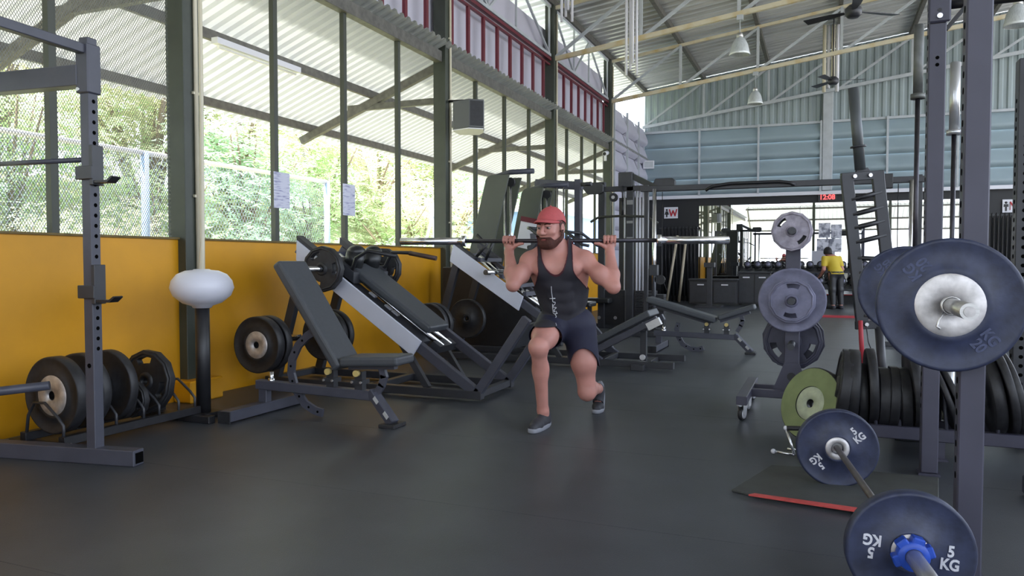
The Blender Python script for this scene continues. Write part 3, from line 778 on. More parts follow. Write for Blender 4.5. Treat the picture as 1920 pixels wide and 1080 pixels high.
# ================================================================== inclined sled machines
def sled_machine(t, x0, yn, yf, press):
    ym = (yn + yf) / 2; S = 0.68
    rz = lambda x, off=0.0: 1.20 - S * (x - x0) + off          # height of the rails
    xe = x0 + 1.69
    for y in (yn, yf):
        m = MB(); m.beam((x0 + 0.0, y, rz(x0)), (xe, y, 0.06), 0.06, 0.08); m.build('guide_rail', M_frame, t, bevel=0.004)
        m = MB(); m.bx((x0 - 0.35, y - 0.035, 0.02), (xe + (0.04 if not press else 0.75), y + 0.035, 0.085)); m.build('base_rail', M_frame2, t, bevel=0.004)
        m = MB(); m.beam((x0 + 0.05, y, rz(x0) - 0.12), (x0 - 0.25, y, 0.08), 0.06, 0.08); m.build('upright', M_frame2, t, bevel=0.004)
        m = MB(); m.beam((x0 + 0.95, y, rz(x0 + 0.95) - 0.03), (x0 + 1.25, y, 0.08), 0.045, 0.05); m.build('brace', M_frame2, t)
    n = Vector((S, 0, 1)).normalized(); d = Vector((1, 0, -S)).normalized()
    p = lambda u, v, y: Vector((x0, y, rz(x0))) + d * u + n * v
    m = MB(); m.wall([p(-0.02, 0.07, yn - 0.04), p(1.43, 0.07, yn - 0.04), p(1.43, -0.075, yn - 0.04), p(0.07, -0.075, yn - 0.04)] if not press else [p(-0.02, 0.08, yn - 0.04), p(0.98, 0.08, yn - 0.04), p(1.02, -0.075, yn - 0.04), p(0.05, -0.1, yn - 0.04)], (0, -0.02, 0)); m.build('side_plate', M_wplate, t, bevel=0.003)
    for y in (yn, yf):
        m = MB(); m.wall([p(-0.05, 0.10, y - 0.045), p(0.28, 0.10, y - 0.045), p(0.28, 0.05, y - 0.045), p(-0.02, 0.05, y - 0.045)], (0, 0.09, 0)); m.build('rail_cap', M_frame2, t)
    for k, x in enumerate((x0 - 0.31, x0 + 0.75, xe)):
        m = MB(); m.bx((x - 0.03, yn, 0.03), (x + 0.03, yf, 0.085)); m.build('cross_member', M_frame2, t, bevel=0.004)
    m = MB(); m.beam((x0 + 0.05, yn, rz(x0) - 0.05), (x0 + 0.05, yf, rz(x0) - 0.05), 0.06, 0.06); m.build('top_cross', M_frame, t, bevel=0.004)
    for y in (ym - 0.07, ym + 0.07):
        m = MB(); a, b_ = p(0.15, 0.03, y), p(1.50, 0.03, y); m.cyl(a, b_, 0.026 if not press else 0.03); m.build('chrome_slide', M_chrome, t)
    if not press: m = MB(); m.wall([p(1.43, -0.02, ym - 0.15), p(1.51, -0.02, ym - 0.15), p(1.51, 0.05, ym - 0.15), p(1.43, 0.05, ym - 0.15)], (0, 0.3, 0)); m.build('slide_stop', M_frame2, t)
    # storage pegs on the uprights
    for y, dy in ((yn, -0.565), (yf, -0.30)):
        m = MB(); m.cyl((x0 - 0.02, y + 0.02, 0.43), (x0 - 0.02, y + dy, 0.43), 0.024); m.beam((x0 - 0.17, y, 0.43), (x0, y, 0.43), 0.05, 0.06); m.build('storage_peg', M_chrome, t)
    return p, d, n
t = thing('hack_squat_machine', 'hack squat sled with black shoulder rollers and a white side plate, by the yellow wall', 'machine', (-3.3, 5.6, 0))
x0, yn, yf = -4.15, 5.3, 5.92; ym = 5.61
p, d, n = sled_machine(t, x0, yn, yf, False)
q = MB(); vs = [p(0.42, 0.07, ym - 0.19), p(0.42, 0.07, ym + 0.19), p(1.36, 0.07, ym + 0.17), p(1.36, 0.07, ym - 0.17), p(0.42, 0.14, ym - 0.19), p(0.42, 0.14, ym + 0.19), p(1.36, 0.14, ym + 0.17), p(1.36, 0.14, ym - 0.17)]
q.add(vs, [(3, 2, 1, 0), (4, 5, 6, 7), (0, 1, 5, 4), (1, 2, 6, 5), (2, 3, 7, 6), (3, 0, 4, 7)]); q.build('back_pad', M_pad, t, bevel=0.02, seg=3)
for y in (ym - 0.13, ym + 0.13):
    q = MB(); a = p(0.44, 0.10, y); b_ = p(0.40, 0.235, y); q.cyl(a, b_, 0.082, n=20); q.ball(b_, (0.08, 0.08, 0.06), nu=20); q.build('shoulder_roller', M_padb, t)
q = MB(); q.wall([p(0.30, 0.05, yn + 0.04), p(0.60, 0.05, yn + 0.04), p(0.55, 0.13, yn + 0.04), p(0.32, 0.13, yn + 0.04)], (0, yf - yn - 0.08, 0)); q.build('sled_carriage', M_frame2, t)
q = MB(); q.tube([p(0.46, 0.10, yn + 0.05), at_y(653, 528, 5.37), at_y(668, 484, 5.37), at_y(690, 470, 5.38), at_y(744, 481, 5.42)], 0.017, 10); q.build('handle', M_black, t)
q = MB(); q.tube([p(0.44, 0.10, yf - 0.02), at_y(722, 500, 5.92), at_y(735, 473, 5.92), at_y(765, 474, 5.94), at_y(815, 484, 5.95)], 0.017, 10); q.build('handle', M_black, t)
q = MB(); q.cyl(at_y(768, 474.5, 5.94), at_y(818, 484.5, 5.95), 0.021); q.build('handle_grip', mat('brown_grip', srgb(70, 50, 44), 0.5), t)
q = MB(); q.cyl(p(0.41, 0.07, yn + 0.1), p(0.41, 0.07, yn - 0.40), 0.022); q.build('loading_peg', M_chrome, t)
q = MB(); q.cyl(p(0.41, 0.07, yf - 0.1), p(0.41, 0.07, yf + 0.30), 0.022); q.build('loading_peg', M_chrome, t)
for u in (0.80, 0.98, 1.06):
    q = MB(); q.box(p(u, 0.075, yn + 0.06), (0.07, 0.035, 0.014), Matrix((d, (0, 1, 0), n)).transposed()); q.build('rail_stop', M_bolt, t)
q = MB(); q.wall([p(0.30, -0.01, yn + 0.02), p(1.40, -0.01, yn + 0.02), p(1.40, 0.03, yn + 0.02), p(0.30, 0.03, yn + 0.02)], (0, 0.16, 0)); q.build('inner_panel', M_frame2, t)
for y in (yn, yf):
    q = MB(); q.beam((-2.465, y, 0.06), (-2.05, y, 0.66), 0.06, 0.07); q.build('footplate_strut', M_frame, t, bevel=0.004)
q = MB(); q.wall([(-2.185, yn + 0.03, 0.43), (-2.06, yn + 0.03, 0.62), (-2.045, yn + 0.03, 0.61), (-2.17, yn + 0.03, 0.42)], (0, yf - yn - 0.06, 0)); q.build('footplate', M_frame2, t)
grip_plate('black twelve-sided plate loaded on the near side of the hack squat sled', p(0.41, 0.07, yn - 0.17), (0, -1, 0), 0.185, 0.045, roll=R(30))
grip_plate('black twelve-sided plate loaded on the far side of the hack squat sled', p(0.41, 0.07, yf + 0.12), (0, -1, 0), 0.185, 0.045, roll=R(12))
bumper('black bumper plate with a bright silver hub, outermost on the hack squat storage peg', (-4.12, 4.76, 0.43), (0, -1, 0), 0.225, 0.08, 0.108)
bumper('black bumper plate tight behind the silver-hubbed one on the hack squat peg', (-4.12, 4.86, 0.43), (0, -1, 0), 0.225, 0.07, 0.088)
bumper('black bumper plate seen behind the raised bench backrest', (-4.12, 5.62, 0.43), (0, -1, 0), 0.225, 0.07, 0.05, mh=M_rubber)
bumper('black bumper plate hidden deepest behind the raised bench backrest', (-4.12, 5.72, 0.43), (0, -1, 0), 0.225, 0.07, 0.05, mh=M_rubber)

t = thing('leg_press_machine', 'leg press sled with a pale side plate, behind the lunging man', 'machine', (-2.9, 7.8, 0))
x0, yn, yf = -3.78, 7.5, 8.15; ym = 7.82
p, d, n = sled_machine(t, x0, yn, yf, True)
q = MB(); q.cyl(p(0.55, 0.10, yn + 0.2), p(0.55, 0.10, yn - 0.26), 0.028); q.build('loading_peg', M_chrome, t)
q = MB(); q.cyl(p(0.55, 0.10, yf - 0.1), p(0.55, 0.10, yf + 0.26), 0.028); q.build('loading_peg', M_chrome, t)
for u in (0.30, 0.62, 0.80, 0.95):
    q = MB(); q.beam(p(u, 0.09, yn + 0.03), p(u, 0.09, yf - 0.03), 0.045, 0.045); q.build('sled_bar', M_frame, t, bevel=0.004)
q = MB(); q.wall([p(0.66, 0.12, yn + 0.08), p(0.70, 0.12, yn + 0.08), p(0.74, 0.60, yn + 0.08), p(0.70, 0.60, yn + 0.08)], (0, yf - yn - 0.16, 0)); o = q.build('footplate', M_frame2, t)
q = MB(); q.tube([p(0.25, 0.1, yn + 0.05), p(0.28, 0.28, yn + 0.05), p(0.12, 0.30, yn + 0.05)], 0.018, 8); q.tube([p(0.32, 0.1, yn + 0.16), p(0.28, 0.32, yn + 0.16)], 0.018, 8); q.build('release_handle', M_black, t)
for y in (yn, yf):
    q = MB(); q.beam((-2.09, y, 0.06), (-2.09 - 0.3, y, 0.40), 0.05, 0.05); q.build('seat_strut', M_frame, t, bevel=0.004)
q = MB(); q.beam((-2.42, yn - 0.10, 0.25), (-2.16, yn - 0.10, 0.02), 0.04, 0.05); q.build('front_strut', M_frame, t)
q = MB(); q.cyl((-2.43, yn - 0.10, 0.26), (-2.46, yn - 0.10, 0.285), 0.028, n=12); q.build('strut_cap', M_bolt, t)
D2 = Vector((0.88, 0, 0.475)); N2 = Vector((-0.475, 0, 0.88)); b0 = Vector((-2.30, 0, 0.09))
pp = lambda u, v, y: b0 + D2 * u + N2 * v + Vector((0, y, 0))
q = MB(); q.wall([pp(0, 0.05, yn - 0.05), pp(0.86, 0.05, yn - 0.05), pp(0.86, 0.12, yn - 0.05), pp(0, 0.12, yn - 0.05)], (0, 0.46, 0)); q.build('back_pad', M_pad, t, bevel=0.012, seg=2)
q = MB(); q.beam(pp(0, 0.0, yn + 0.0), pp(0.90, 0.0, yn + 0.0), 0.06, 0.06); q.beam(pp(0, 0.0, yn + 0.32), pp(0.90, 0.0, yn + 0.32), 0.06, 0.06); q.build('back_pad_frame', M_frame, t)
q = MB(); q.beam(pp(0.78, -0.03, yn - 0.02), pp(0.92, -0.03, yn - 0.02), 0.075, 0.075); q.build('frame_end', M_steel, t)
q = MB(); q.beam((-1.68, yn + 0.16, 0.05), (-1.68, yn + 0.16, 0.38), 0.06, 0.06); q.build('pad_post', M_frame2, t)
q = MB(); q.bx((-1.75, yn - 0.12, 0.0), (-1.62, yf + 0.1, 0.06)); q.build('end_foot', M_frame2, t, bevel=0.004)
q = MB(); q.cyl((-1.68, yn + 0.12, 0.11), (-1.68, yn + 0.10, 0.11), 0.03, n=12); q.build('pad_post_bolt', M_bolt, t)
bumper('black bumper plate stored at the foot of the leg press, outermost', (-3.78, 6.92, 0.43), (0, -1, 0), 0.225, 0.07, 0.05, mh=M_rubber)
bumper('black bumper plate stored at the foot of the leg press, second in', (-3.78, 7.03, 0.43), (0, -1, 0), 0.225, 0.07, 0.05, mh=M_rubber)
bumper('black bumper plate stored inside the leg press frame', (-3.78, 7.86, 0.43), (0, -1, 0), 0.225, 0.07, 0.05, mh=M_rubber)

# ================================================================== selector machines along the left wall
M_shroud = mat('olive_grey_shroud', srgb(78, 82, 75), 0.5, noise=0.06, nscale=3)
def shroud_machine(label, x, y, s, lean, group):
    # weight-stack machine: leaning shroud board, rods and stack behind, seat in front
    t = thing('press_machine', label, 'machine', (x, y, 0), group)
    X = lambda dx, z: x + dx + lean * (z - 1.4)
    def bd(z0, z1, hw):
        o = []
        for i in range(7):
            a = PI - PI / 2 * i / 6; o.append((X(-hw + 0.10, z1) + 0.10 * math.cos(a), z1 - 0.10 + 0.10 * math.sin(a)))
        return [(X(-hw, z0), z0)] + o + [(X(hw, z1), z1), (X(hw, z0), z0)]
    m = MB(); m.wall([(a, y, z) for a, z in bd(0.55, 2.20 * s, 0.17)], (0, 0.03, 0)); m.build('shroud', M_shroud, t, bevel=0.006)
    m = MB(); m.wall([(a, y + 0.42, z) for a, z in bd(0.55, 2.20 * s, 0.17)], (0, 0.03, 0)); m.build('shroud', M_shroud, t, bevel=0.006)
    m = MB(); m.tube([(X(-0.10, 2.2 * s), y + 0.2, 2.20 * s), (x + 0.30, y + 0.2, 2.25 * s), (x + 0.62, y + 0.2, 2.25 * s)], 0.035, 10); m.build('top_beam', M_frame, t)
    for dx in (0.04, 0.12):
        m = MB(); m.cyl((x + dx + 0.18, y + 0.2, 0.15), (x + dx + 0.18, y + 0.2, 2.15 * s), 0.014); m.build('guide_rod', M_chrome, t)
    for k in range(9):
        m = MB(); m.bx((x + 0.16, y + 0.08, 0.15 + k * 0.05), (x + 0.40, y + 0.36, 0.195 + k * 0.05)); m.build('stack_plate', M_black, t)
    m = MB(); m.cyl((x + 0.30, y + 0.18, 2.12 * s), (x + 0.30, y + 0.23, 2.12 * s), 0.06, n=20); m.cyl((x + 0.14, y + 0.05, 2.0 * s), (x + 0.14, y + 0.10, 2.0 * s), 0.05, n=20); m.build('pulley', M_black, t)
    m = MB(); m.tube([(x + 0.24, y + 0.2, 2.1 * s), (x + 0.24, y + 0.2, 0.6)], 0.005, 6); m.build('cable', M_black, t)
    m = MB(); m.bx((x - 0.20, y + 0.02, 0), (x + 0.95, y + 0.10, 0.07)); m.bx((x - 0.20, y + 0.34, 0), (x + 0.95, y + 0.42, 0.07)); m.build('base', M_frame2, t, bevel=0.004)
    m = MB(); m.beam((x + 0.75, y + 0.2, 0.05), (x + 0.62, y + 0.2, 1.45), 0.07, 0.08); m.build('seat_post', M_frame, t)
    m = MB(); m.bx((x + 0.66, y + 0.03, 0.45), (x + 1.0, y + 0.37, 0.52)); m.build('seat', M_padb, t, bevel=0.02, seg=2)
    m = MB(); m.box((x + 0.66, y + 0.2, 0.95), (0.07, 0.3, 0.7), Matrix.Rotation(R(-8), 3, 'Y')); m.build('backrest', M_padb, t, bevel=0.02, seg=2)
    m = MB(); m.tube([(x + 0.55, y + 0.2, 1.52), (x + 0.72, y - 0.18, 1.50), (x + 0.95, y - 0.20, 1.32), (x + 1.05, y - 0.2, 1.30)], 0.022, 8); m.tube([(x + 0.55, y + 0.2, 1.52), (x + 0.72, y + 0.55, 1.50), (x + 0.95, y + 0.57, 1.32), (x + 1.05, y + 0.57, 1.30)], 0.022, 8); m.build('press_arm', M_frame2, t)
    return t
t = shroud_machine('press machine with a tall olive shroud, left of the red cap', -4.06, 8.92, 1.0, 0.24, 'shrouded press machines')
m = MB(); m.bx((-4.42, 8.46, 0.0), (-3.15, 8.60, 1.02)); m.build('dark_void_filler', M_black, t, bevel=0.012)  # black slab added to fill the dark void behind the leg press
t = shroud_machine('press machine with a shorter olive shroud, right behind the red cap', -3.98, 10.1, 0.97, 0.20, 'shrouded press machines')
# frame with a placard between the machines
t = thing('pulley_station', 'grey frame station with a slanted white placard, behind the red cap', 'machine', (-3.7, 10.75, 0))
for x in (-3.98, -3.35):
    m = MB(); m.bx((x - 0.045, 10.7, 0), (x + 0.045, 10.8, 2.30)); m.build('upright', M_frame, t, bevel=0.004)
m = MB(); m.beam((-4.02, 10.75, 2.27), (-3.28, 10.75, 2.20), 0.09, 0.12); m.build('top_beam', M_frame, t, bevel=0.006)
m = MB(); m.tube([(-3.28, 10.7, 2.22), (-3.12, 10.66, 2.22)], 0.03, 8); m.build('top_arm', M_frame2, t)
m = MB(); m.cyl((-3.66, 10.7, 0.9), (-3.66, 10.7, 2.2), 0.014); m.cyl((-3.56, 10.7, 0.9), (-3.56, 10.7, 2.2), 0.014); m.build('guide_rod', M_chrome, t)
c = Vector((-3.86, 9.95, 1.47)); MP = Matrix.Rotation(R(12), 3, 'Y')
m = MB(); m.box(c, (0.24, 0.015, 0.40), MP); m.build('placard', M_white, t)
m = MB(); m.box(c + Vector((0.045, -0.004, 0.2)), (0.26, 0.02, 0.07), MP); m.build('placard_header', M_red, t)
m = MB(); m.bx((-3.9, 9.96, 1.35), (-3.84, 10.72, 1.41)); m.build('placard_arm', M_frame2, t)

# lat pulldown tower
t = thing('lat_pulldown', 'dark lat pulldown tower with white guide rods, right of the lunging man', 'machine', (-3.0, 12.1, 0))
Y0 = 12.0
for x in (-3.33, -2.86):
    m = MB(); m.bx((x - 0.055, Y0 - 0.05, 0), (x + 0.055, Y0 + 0.05, 2.38)); m.build('upright', M_frame2, t, bevel=0.004)
for x, z in ((-3.45, 2.28), (-2.30, 2.30)):
    pl = [(x + 0.16 * math.cos(a) * (1.0), z + 0.085 * math.sin(a)) for a in [i * PI / 10 for i in range(20)]]
    m = MB(); m.wall([(x - 0.14, Y0 - 0.12, z + 0.09), (x + 0.13, Y0 - 0.12, z + 0.09), (x + 0.17, Y0 - 0.12, z + 0.05), (x + 0.17, Y0 - 0.12, z - 0.07), (x + 0.10, Y0 - 0.12, z - 0.1), (x - 0.1, Y0 - 0.12, z - 0.1), (x - 0.18, Y0 - 0.12, z)], (0, 0.10, 0)); m.build('pulley_cover', M_frame2, t, bevel=0.008)
m = MB(); m.bx((-3.3, Y0 - 0.05, 2.22), (-2.3, Y0 + 0.05, 2.30)); m.build('top_beam', M_frame2, t, bevel=0.004)
m = MB(); m.bx((-3.05, Y0 - 0.06, 2.28), (-2.82, Y0 + 0.08, 2.52)); m.build('top_box', M_frame2, t, bevel=0.008)
m = MB(); m.beam((-2.84, Y0, 2.46), (-2.42, Y0 - 0.1, 2.24), 0.07, 0.09); m.build('top_brace', M_frame2, t)
for x in (-2.98, -2.78, -2.73, -2.67, -2.61):
    m = MB(); m.cyl((x, Y0 + 0.1, 0.3), (x, Y0 + 0.1, 2.22), 0.018 if x > -2.9 else 0.012); m.build('guide_rod', mat('white_rod', srgb(240, 240, 246), 0.35), t)
m = MB(); m.bx((-2.80, Y0 + 0.03, 0.12), (-2.45, Y0 + 0.25, 0.16)); 
for k in range(10): m.bx((-2.78, Y0 + 0.03, 0.17 + k * 0.045), (-2.46, Y0 + 0.22, 0.21 + k * 0.045))
m.build('weight_stack', M_black, t)
m = MB(); m.bx((-3.28, Y0 + 0.0, 0.05), (-2.95, Y0 + 0.22, 0.62)); m.build('lower_box', M_black, t, bevel=0.006)
m = MB(); m.cyl((-3.12, Y0 - 0.1, 2.12), (-3.12, Y0 - 0.05, 2.12), 0.07, n=20); m.build('pulley', M_black, t)
for x, y, z in ((-3.12, 0.115, 2.12), (-3.36, 0.065, 0.17), (-3.1, 0.015, 0.17)):
    m = MB(); m.cyl((x, Y0 - y, z), (x, Y0 - y + 0.015, z), 0.028, n=12); m.build('bolt', M_bolt, t)
m = MB(); m.tube([(-2.97, Y0 - 0.08, 2.3), (-2.97, Y0 - 0.08, 2.05)], 0.014, 6); m.tube([(-2.97, Y0 - 0.08, 2.05), (-2.97, Y0 - 0.08, 1.83)], 0.022, 8); m.build('carabiner_chain', M_black, t)
m = MB(); m.tube([(-3.50, Y0 - 0.08, 1.73), (-3.47, Y0 - 0.08, 1.75), (-3.36, Y0 - 0.08, 1.81), (-2.97, Y0 - 0.08, 1.82), (-2.6, Y0 - 0.08, 1.80), (-2.44, Y0 - 0.08, 1.72), (-2.40, Y0 - 0.08, 1.69)], 0.02, 10); m.build('pulldown_bar', mat('olive_bar', srgb(66, 66, 60), 0.4), t)
m = MB(); m.bx((-3.5, Y0 - 0.9, 0), (-3.42, Y0 + 0.3, 0.07)); m.bx((-2.5, Y0 - 0.3, 0), (-2.42, Y0 + 0.3, 0.07)); m.bx((-3.5, Y0 + 0.0, 0.0), (-2.42, Y0 + 0.08, 0.07)); m.build('base', M_frame2, t, bevel=0.004)
m = MB(); m.bx((-3.62, Y0 - 0.35, 0.42), (-3.12, Y0 - 0.1, 0.50)); m.build('seat', M_padb, t, bevel=0.02, seg=2)
m = MB(); m.bx((-3.5, Y0 - 0.25, 0.05), (-3.44, Y0 - 0.19, 0.44)); m.build('seat_post', M_frame2, t)
for z, h_ in ((2.0, 0.07), (1.7, 0.04), (1.45, 0.03)):
    m = MB(); m.bx((-2.91, Y0 - 0.055, z), (-2.81, Y0 - 0.051, z + h_)); m.build('weight_sticker', mat('grey_sticker', srgb(150, 150, 150), 0.5), t)
# dark board behind the tower
m = MB(); m.bx((-3.3, 13.0, 0), (-2.9, 13.05, 2.2)); o = m.build('black_screen', M_black); tag(o, 'black upright screen behind the lat pulldown tower', 'screen')

# cable crossover
t = thing('cable_crossover', 'wide cable crossover with a long dark top beam before the mirror', 'machine', (-0.6, 11.16, 0))
YC = 11.16
for s, x in ((1, -2.30), (-1, 1.05)):
    m = MB(); m.cyl((x + 0.02, YC - 0.1, 0.1), (x + 0.02, YC - 0.1, 2.15), 0.03); m.build('chrome_column', M_chrome, t)
    m = MB(); m.bx((x - 0.15 * s, YC - 0.03, 0.0), (x - 0.09 * s, YC + 0.05, 2.22)); m.build('tower_post', M_frame2, t, bevel=0.004)
    m = MB(); m.bx((x - 0.3, YC - 0.4, 0), (x + 0.12, YC + 0.4, 0.06)); m.build('tower_base', M_frame2, t, bevel=0.004)
    m = MB()
    for k in range(10): m.bx((x - 0.13, YC + 0.08, 0.10 + k * 0.05), (x + 0.13, YC + 0.28, 0.145 + k * 0.05))
    m.build('weight_stack', M_black, t)
    m = MB(); m.bx((x - 0.04, YC - 0.16, 0.88), (x + 0.08, YC - 0.04, 1.04)); o = m.build('pulley_carriage', M_frame2, t, bevel=0.006)
    m = MB(); m.cyl((x + 0.02 + 0.1 * s, YC - 0.14, 0.82), (x + 0.02 + 0.1 * s, YC - 0.10, 0.82), 0.07, n=16); m.build('carriage_pulley', M_black, o)
    m = MB(); m.tube([(x + 0.14 * s, YC - 0.12, 2.1), (x + 0.14 * s, YC - 0.12, 0.85), (x + 0.22 * s, YC - 0.14, 0.66)], 0.006, 6); m.build('cable', M_black, t)
m = MB(); m.bx((-2.5, YC - 0.05, 2.12), (1.25, YC + 0.05, 2.20)); m.build('top_beam', M_frame2, t, bevel=0.005)
m = MB(); m.tube([(-1.55, YC - 0.10, 2.10), (-1.45, YC - 0.10, 2.16), (-1.2, YC - 0.10, 2.19), (-0.55, YC - 0.10, 2.19), (-0.42, YC - 0.10, 2.17), (-0.35, YC - 0.1, 2.13)], 0.022, 8); m.build('chin_up_bar', M_black, t)
m = MB(); m.bx((0.62, YC - 0.1, 2.05), (0.85, YC + 0.02, 2.24)); m.build('pulley_box', M_black, t, bevel=0.006)

# ================================================================== back wall: mirror, signs, curtains, equipment
wl = bpy.data.objects['wall_back_lower']
for k in range(5):
    xa = -3.12 + k * 1.29; m = MB(); m.bx((xa + 0.004, YB - 0.02, 0.22), (xa + 1.286, YB - 0.004, 2.60)); m.build('mirror_panel', M_mirror, wl)
def sign(label, loc, letter):
    x, y, z = loc; t = thing('door_sign', label, 'sign', loc)
    m = MB(); m.bx((x - 0.19, y, z - 0.155), (x + 0.19, y + 0.015, z + 0.155)); m.build('board', M_white, t, bevel=0.004)
    st = {'W': [(-0.10, 0.09, -0.052, -0.09), (-0.052, -0.09, 0.0, 0.06), (0.0, 0.06, 0.052, -0.09), (0.052, -0.09, 0.10, 0.09)], 'M': [(-0.09, -0.09, -0.09, 0.09), (-0.09, 0.09, 0.0, -0.05), (0.0, -0.05, 0.09, 0.09), (0.09, 0.09, 0.09, -0.09)]}[letter]
    q = MB()
    for k, (a, b_, c_, d_) in enumerate(st): q.beam((x + 0.06 + a, y - 0.003 - 0.0004 * k, z + b_), (x + 0.06 + c_, y - 0.003 - 0.0004 * k, z + d_), 0.006, 0.034, ext=0.008)
    q.build('letter', mat('red_letter', srgb(176, 30, 44), 0.5), t)
    q = MB(); q.lathe([(0, 0), (0.028, 0), (0.028, 0.004), (0, 0.004)], 16, Matrix.Translation((x - 0.115, y - 0.0, z + 0.08)) @ Matrix.Rotation(PI / 2, 4, 'X'))
    pts = [(-0.045, 0.045), (0.045, 0.045), (0.05, -0.02), (0.02, -0.02), (0.02, -0.12), (-0.02, -0.12), (-0.02, -0.02), (-0.05, -0.02)] if letter == 'M' else [(-0.03, 0.045), (0.03, 0.045), (0.06, -0.05), (0.02, -0.05), (0.02, -0.12), (-0.02, -0.12), (-0.02, -0.05), (-0.06, -0.05)]
    q.wall([(x - 0.115 + a, y - 0.004, z + b_) for a, b_ in pts], (0, 0.004, 0)); q.build('figure_pictogram', M_black, t)
    return t
sign('white sign with a red W and a figure, on the black back wall', at_y(1258, 399, YB - 0.05), 'W')
sign('white sign with a red M and a figure, at the right edge', at_y(1897, 386, YB - 0.05), 'M')
M_strip = mat('black_pvc_strip', (0.02, 0.02, 0.022), 0.25)
def curtain(label, x0, x1, z1, y):
    t = thing('strip_curtain', label, 'curtain', ((x0 + x1) / 2, y, 0)); n = 10
    for k in range(n):
        x = x0 + (x1 - x0) * (k + 0.5) / n; w_ = (x1 - x0) / n * 0.42
        m = MB(); m.tube([(x, y + 0.05, 0.0), (x, y + 0.02, 1.2), (x, y, z1 - 0.1), (x + w_, y - 0.02, z1), (x + w_ * 1.6, y + 0.02, z1 - 0.12), (x + w_ * 1.5, y + 0.06, 0.15)], w_ * 0.42, 6); m.build('strip', M_strip, t)
    m = MB(); m.bx((x0 - 0.03, y + 0.0, z1 - 0.06), (x1 + 0.03, y + 0.06, z1 - 0.02)); m.build('hanging_rail', M_frame2, t)
    return t
a = at_y(1238, 425, YB - 0.3); b_ = at_y(1306, 425, YB - 0.3)
curtain('row of black hanging bands below the W sign', a.x, b_.x, a.z, YB - 0.3)
a = at_y(1852, 400, YB - 0.3); b_ = at_y(1935, 400, YB - 0.3)
curtain('row of black hanging bands below the M sign', a.x, b_.x, a.z, YB - 0.3)
for k, (pa, pb) in enumerate((((1268, 455), (1250, 562)), ((1285, 460), (1273, 562)))):
    a, b_ = at_y(*pa, YB - 0.55), at_y(pb[0], pb[1], YB - 0.9); b_.z = 0.01
    m = MB(); m.cyl(b_, a + (a - b_) * 0.12, 0.035, n=10); o = m.build('wooden_pole', mat('pale_wood', srgb(196, 184, 160), 0.6)); tag(o, ('pale wooden pole leaning below the W sign, left one', 'pale wooden pole leaning below the W sign, right one')[k], 'pole', 'leaning poles')
# wall clock with red digits
c = at_y(1551, 370, YB - 0.06); t = thing('digital_clock', 'black wall clock with red digits above the mirror', 'clock', c)
m = MB(); m.bx((c.x - 0.22, c.y, c.z - 0.10), (c.x + 0.22, c.y + 0.05, c.z + 0.10)); m.build('case', M_black, t, bevel=0.004)
share(text_mesh('12:08', 0.17, mat('red_led', (0.9, 0.05, 0.06), 0.5, emit=((1, 0.08, 0.08), 1.2)), 0.001, 0.02), 'digits', t, (0, -0.003, 0), (PI / 2, 0, 0))
# low black units and benches before the mirror
for k, (xp, w_, h_, y, lb) in enumerate(((1338, 1.15, 0.62, 19.2, 'low black cabinet left before the mirror'), (1415, 0.75, 0.80, 19.6, 'long black box bench before the mirror'))):
    c = at_y(xp, 560, y); t = thing('storage_cabinet', lb, 'cabinet', (c.x, y, 0)); h2 = w_ / 2
    m = MB(); m.bx((c.x - h2, y - 0.2, 0.04), (c.x + h2, y + 0.2, h_)); m.build('body', M_black, t, bevel=0.008)
    m = MB(); m.bx((c.x - h2 - 0.02, y - 0.22, h_), (c.x + h2 + 0.02, y + 0.22, h_ + 0.04)); m.build('top', M_frame2, t, bevel=0.006)
    for s in (-0.5, 0.5):
        m = MB(); m.bx((c.x + s * h2 - h2 * 0.46, y - 0.215, 0.08), (c.x + s * h2 + h2 * 0.46, y - 0.2, h_ - 0.04)); o = m.build('door', M_frame2, t, bevel=0.004)
        m = MB(); m.bx((c.x + s * h2 - 0.08, y - 0.235, h_ - 0.12), (c.x + s * h2 + 0.08, y - 0.215, h_ - 0.09)); m.build('handle', M_white, o)
m = MB(); c = at_y(1330, 560, 18.3); m.bx((c.x - 0.06, 18.25, 0.0), (c.x + 0.06, 18.35, 1.05)); m.bx((c.x - 0.3, 18.05, 0), (c.x + 0.3, 18.55, 0.05)); m.bx((c.x - 0.12, 18.2, 0.95), (c.x + 0.12, 18.4, 1.06)); o = m.build('dip_stand', M_frame2, bevel=0.004); tag(o, 'dark single-post stand in front of the low black cabinet', 'stand')
# dumbbell rack with dumbbells
t = thing('dumbbell_rack', 'two-tier dumbbell rack in front of the mirror', 'rack', (0.9, 20.2, 0)); DX0, DX1 = -1.9, 2.6
for x in (DX0, 0.4, DX1):
    m = MB(); m.bx((x - 0.04, 19.95, 0), (x + 0.04, 20.5, 0.06)); m.beam((x, 20.05, 0.05), (x, 20.4, 0.95), 0.06, 0.08); m.build('leg', M_frame2, t)
for z, y in ((0.45, 20.08), (0.85, 20.26)):
    m = MB(); m.wall([(DX0 - 0.05, y - 0.14, z - 0.05), (DX0 - 0.05, y + 0.14, z + 0.05), (DX0 - 0.05, y + 0.14, z + 0.07), (DX0 - 0.05, y - 0.14, z - 0.03)], (DX1 - DX0 + 0.1, 0, 0)); m.build('shelf', M_frame2, t)
q = MB()
for s in (-1, 1):
    q.lathe([(0, s * 0.07), (0.075, s * 0.07), (0.09, s * 0.085), (0.09, s * 0.155), (0.075, s * 0.17), (0, s * 0.17)], 16)
heads = q.mesh('head', M_rubber); gm = MB().cyl((0, 0, -0.08), (0, 0, 0.08), 0.016, n=10).mesh('grip', M_chrome)
fm = MB().lathe([(0, 0.171), (0.055, 0.171), (0.055, 0.173), (0, 0.173)], 16).mesh('end_badge', M_greyplate)
k = 0
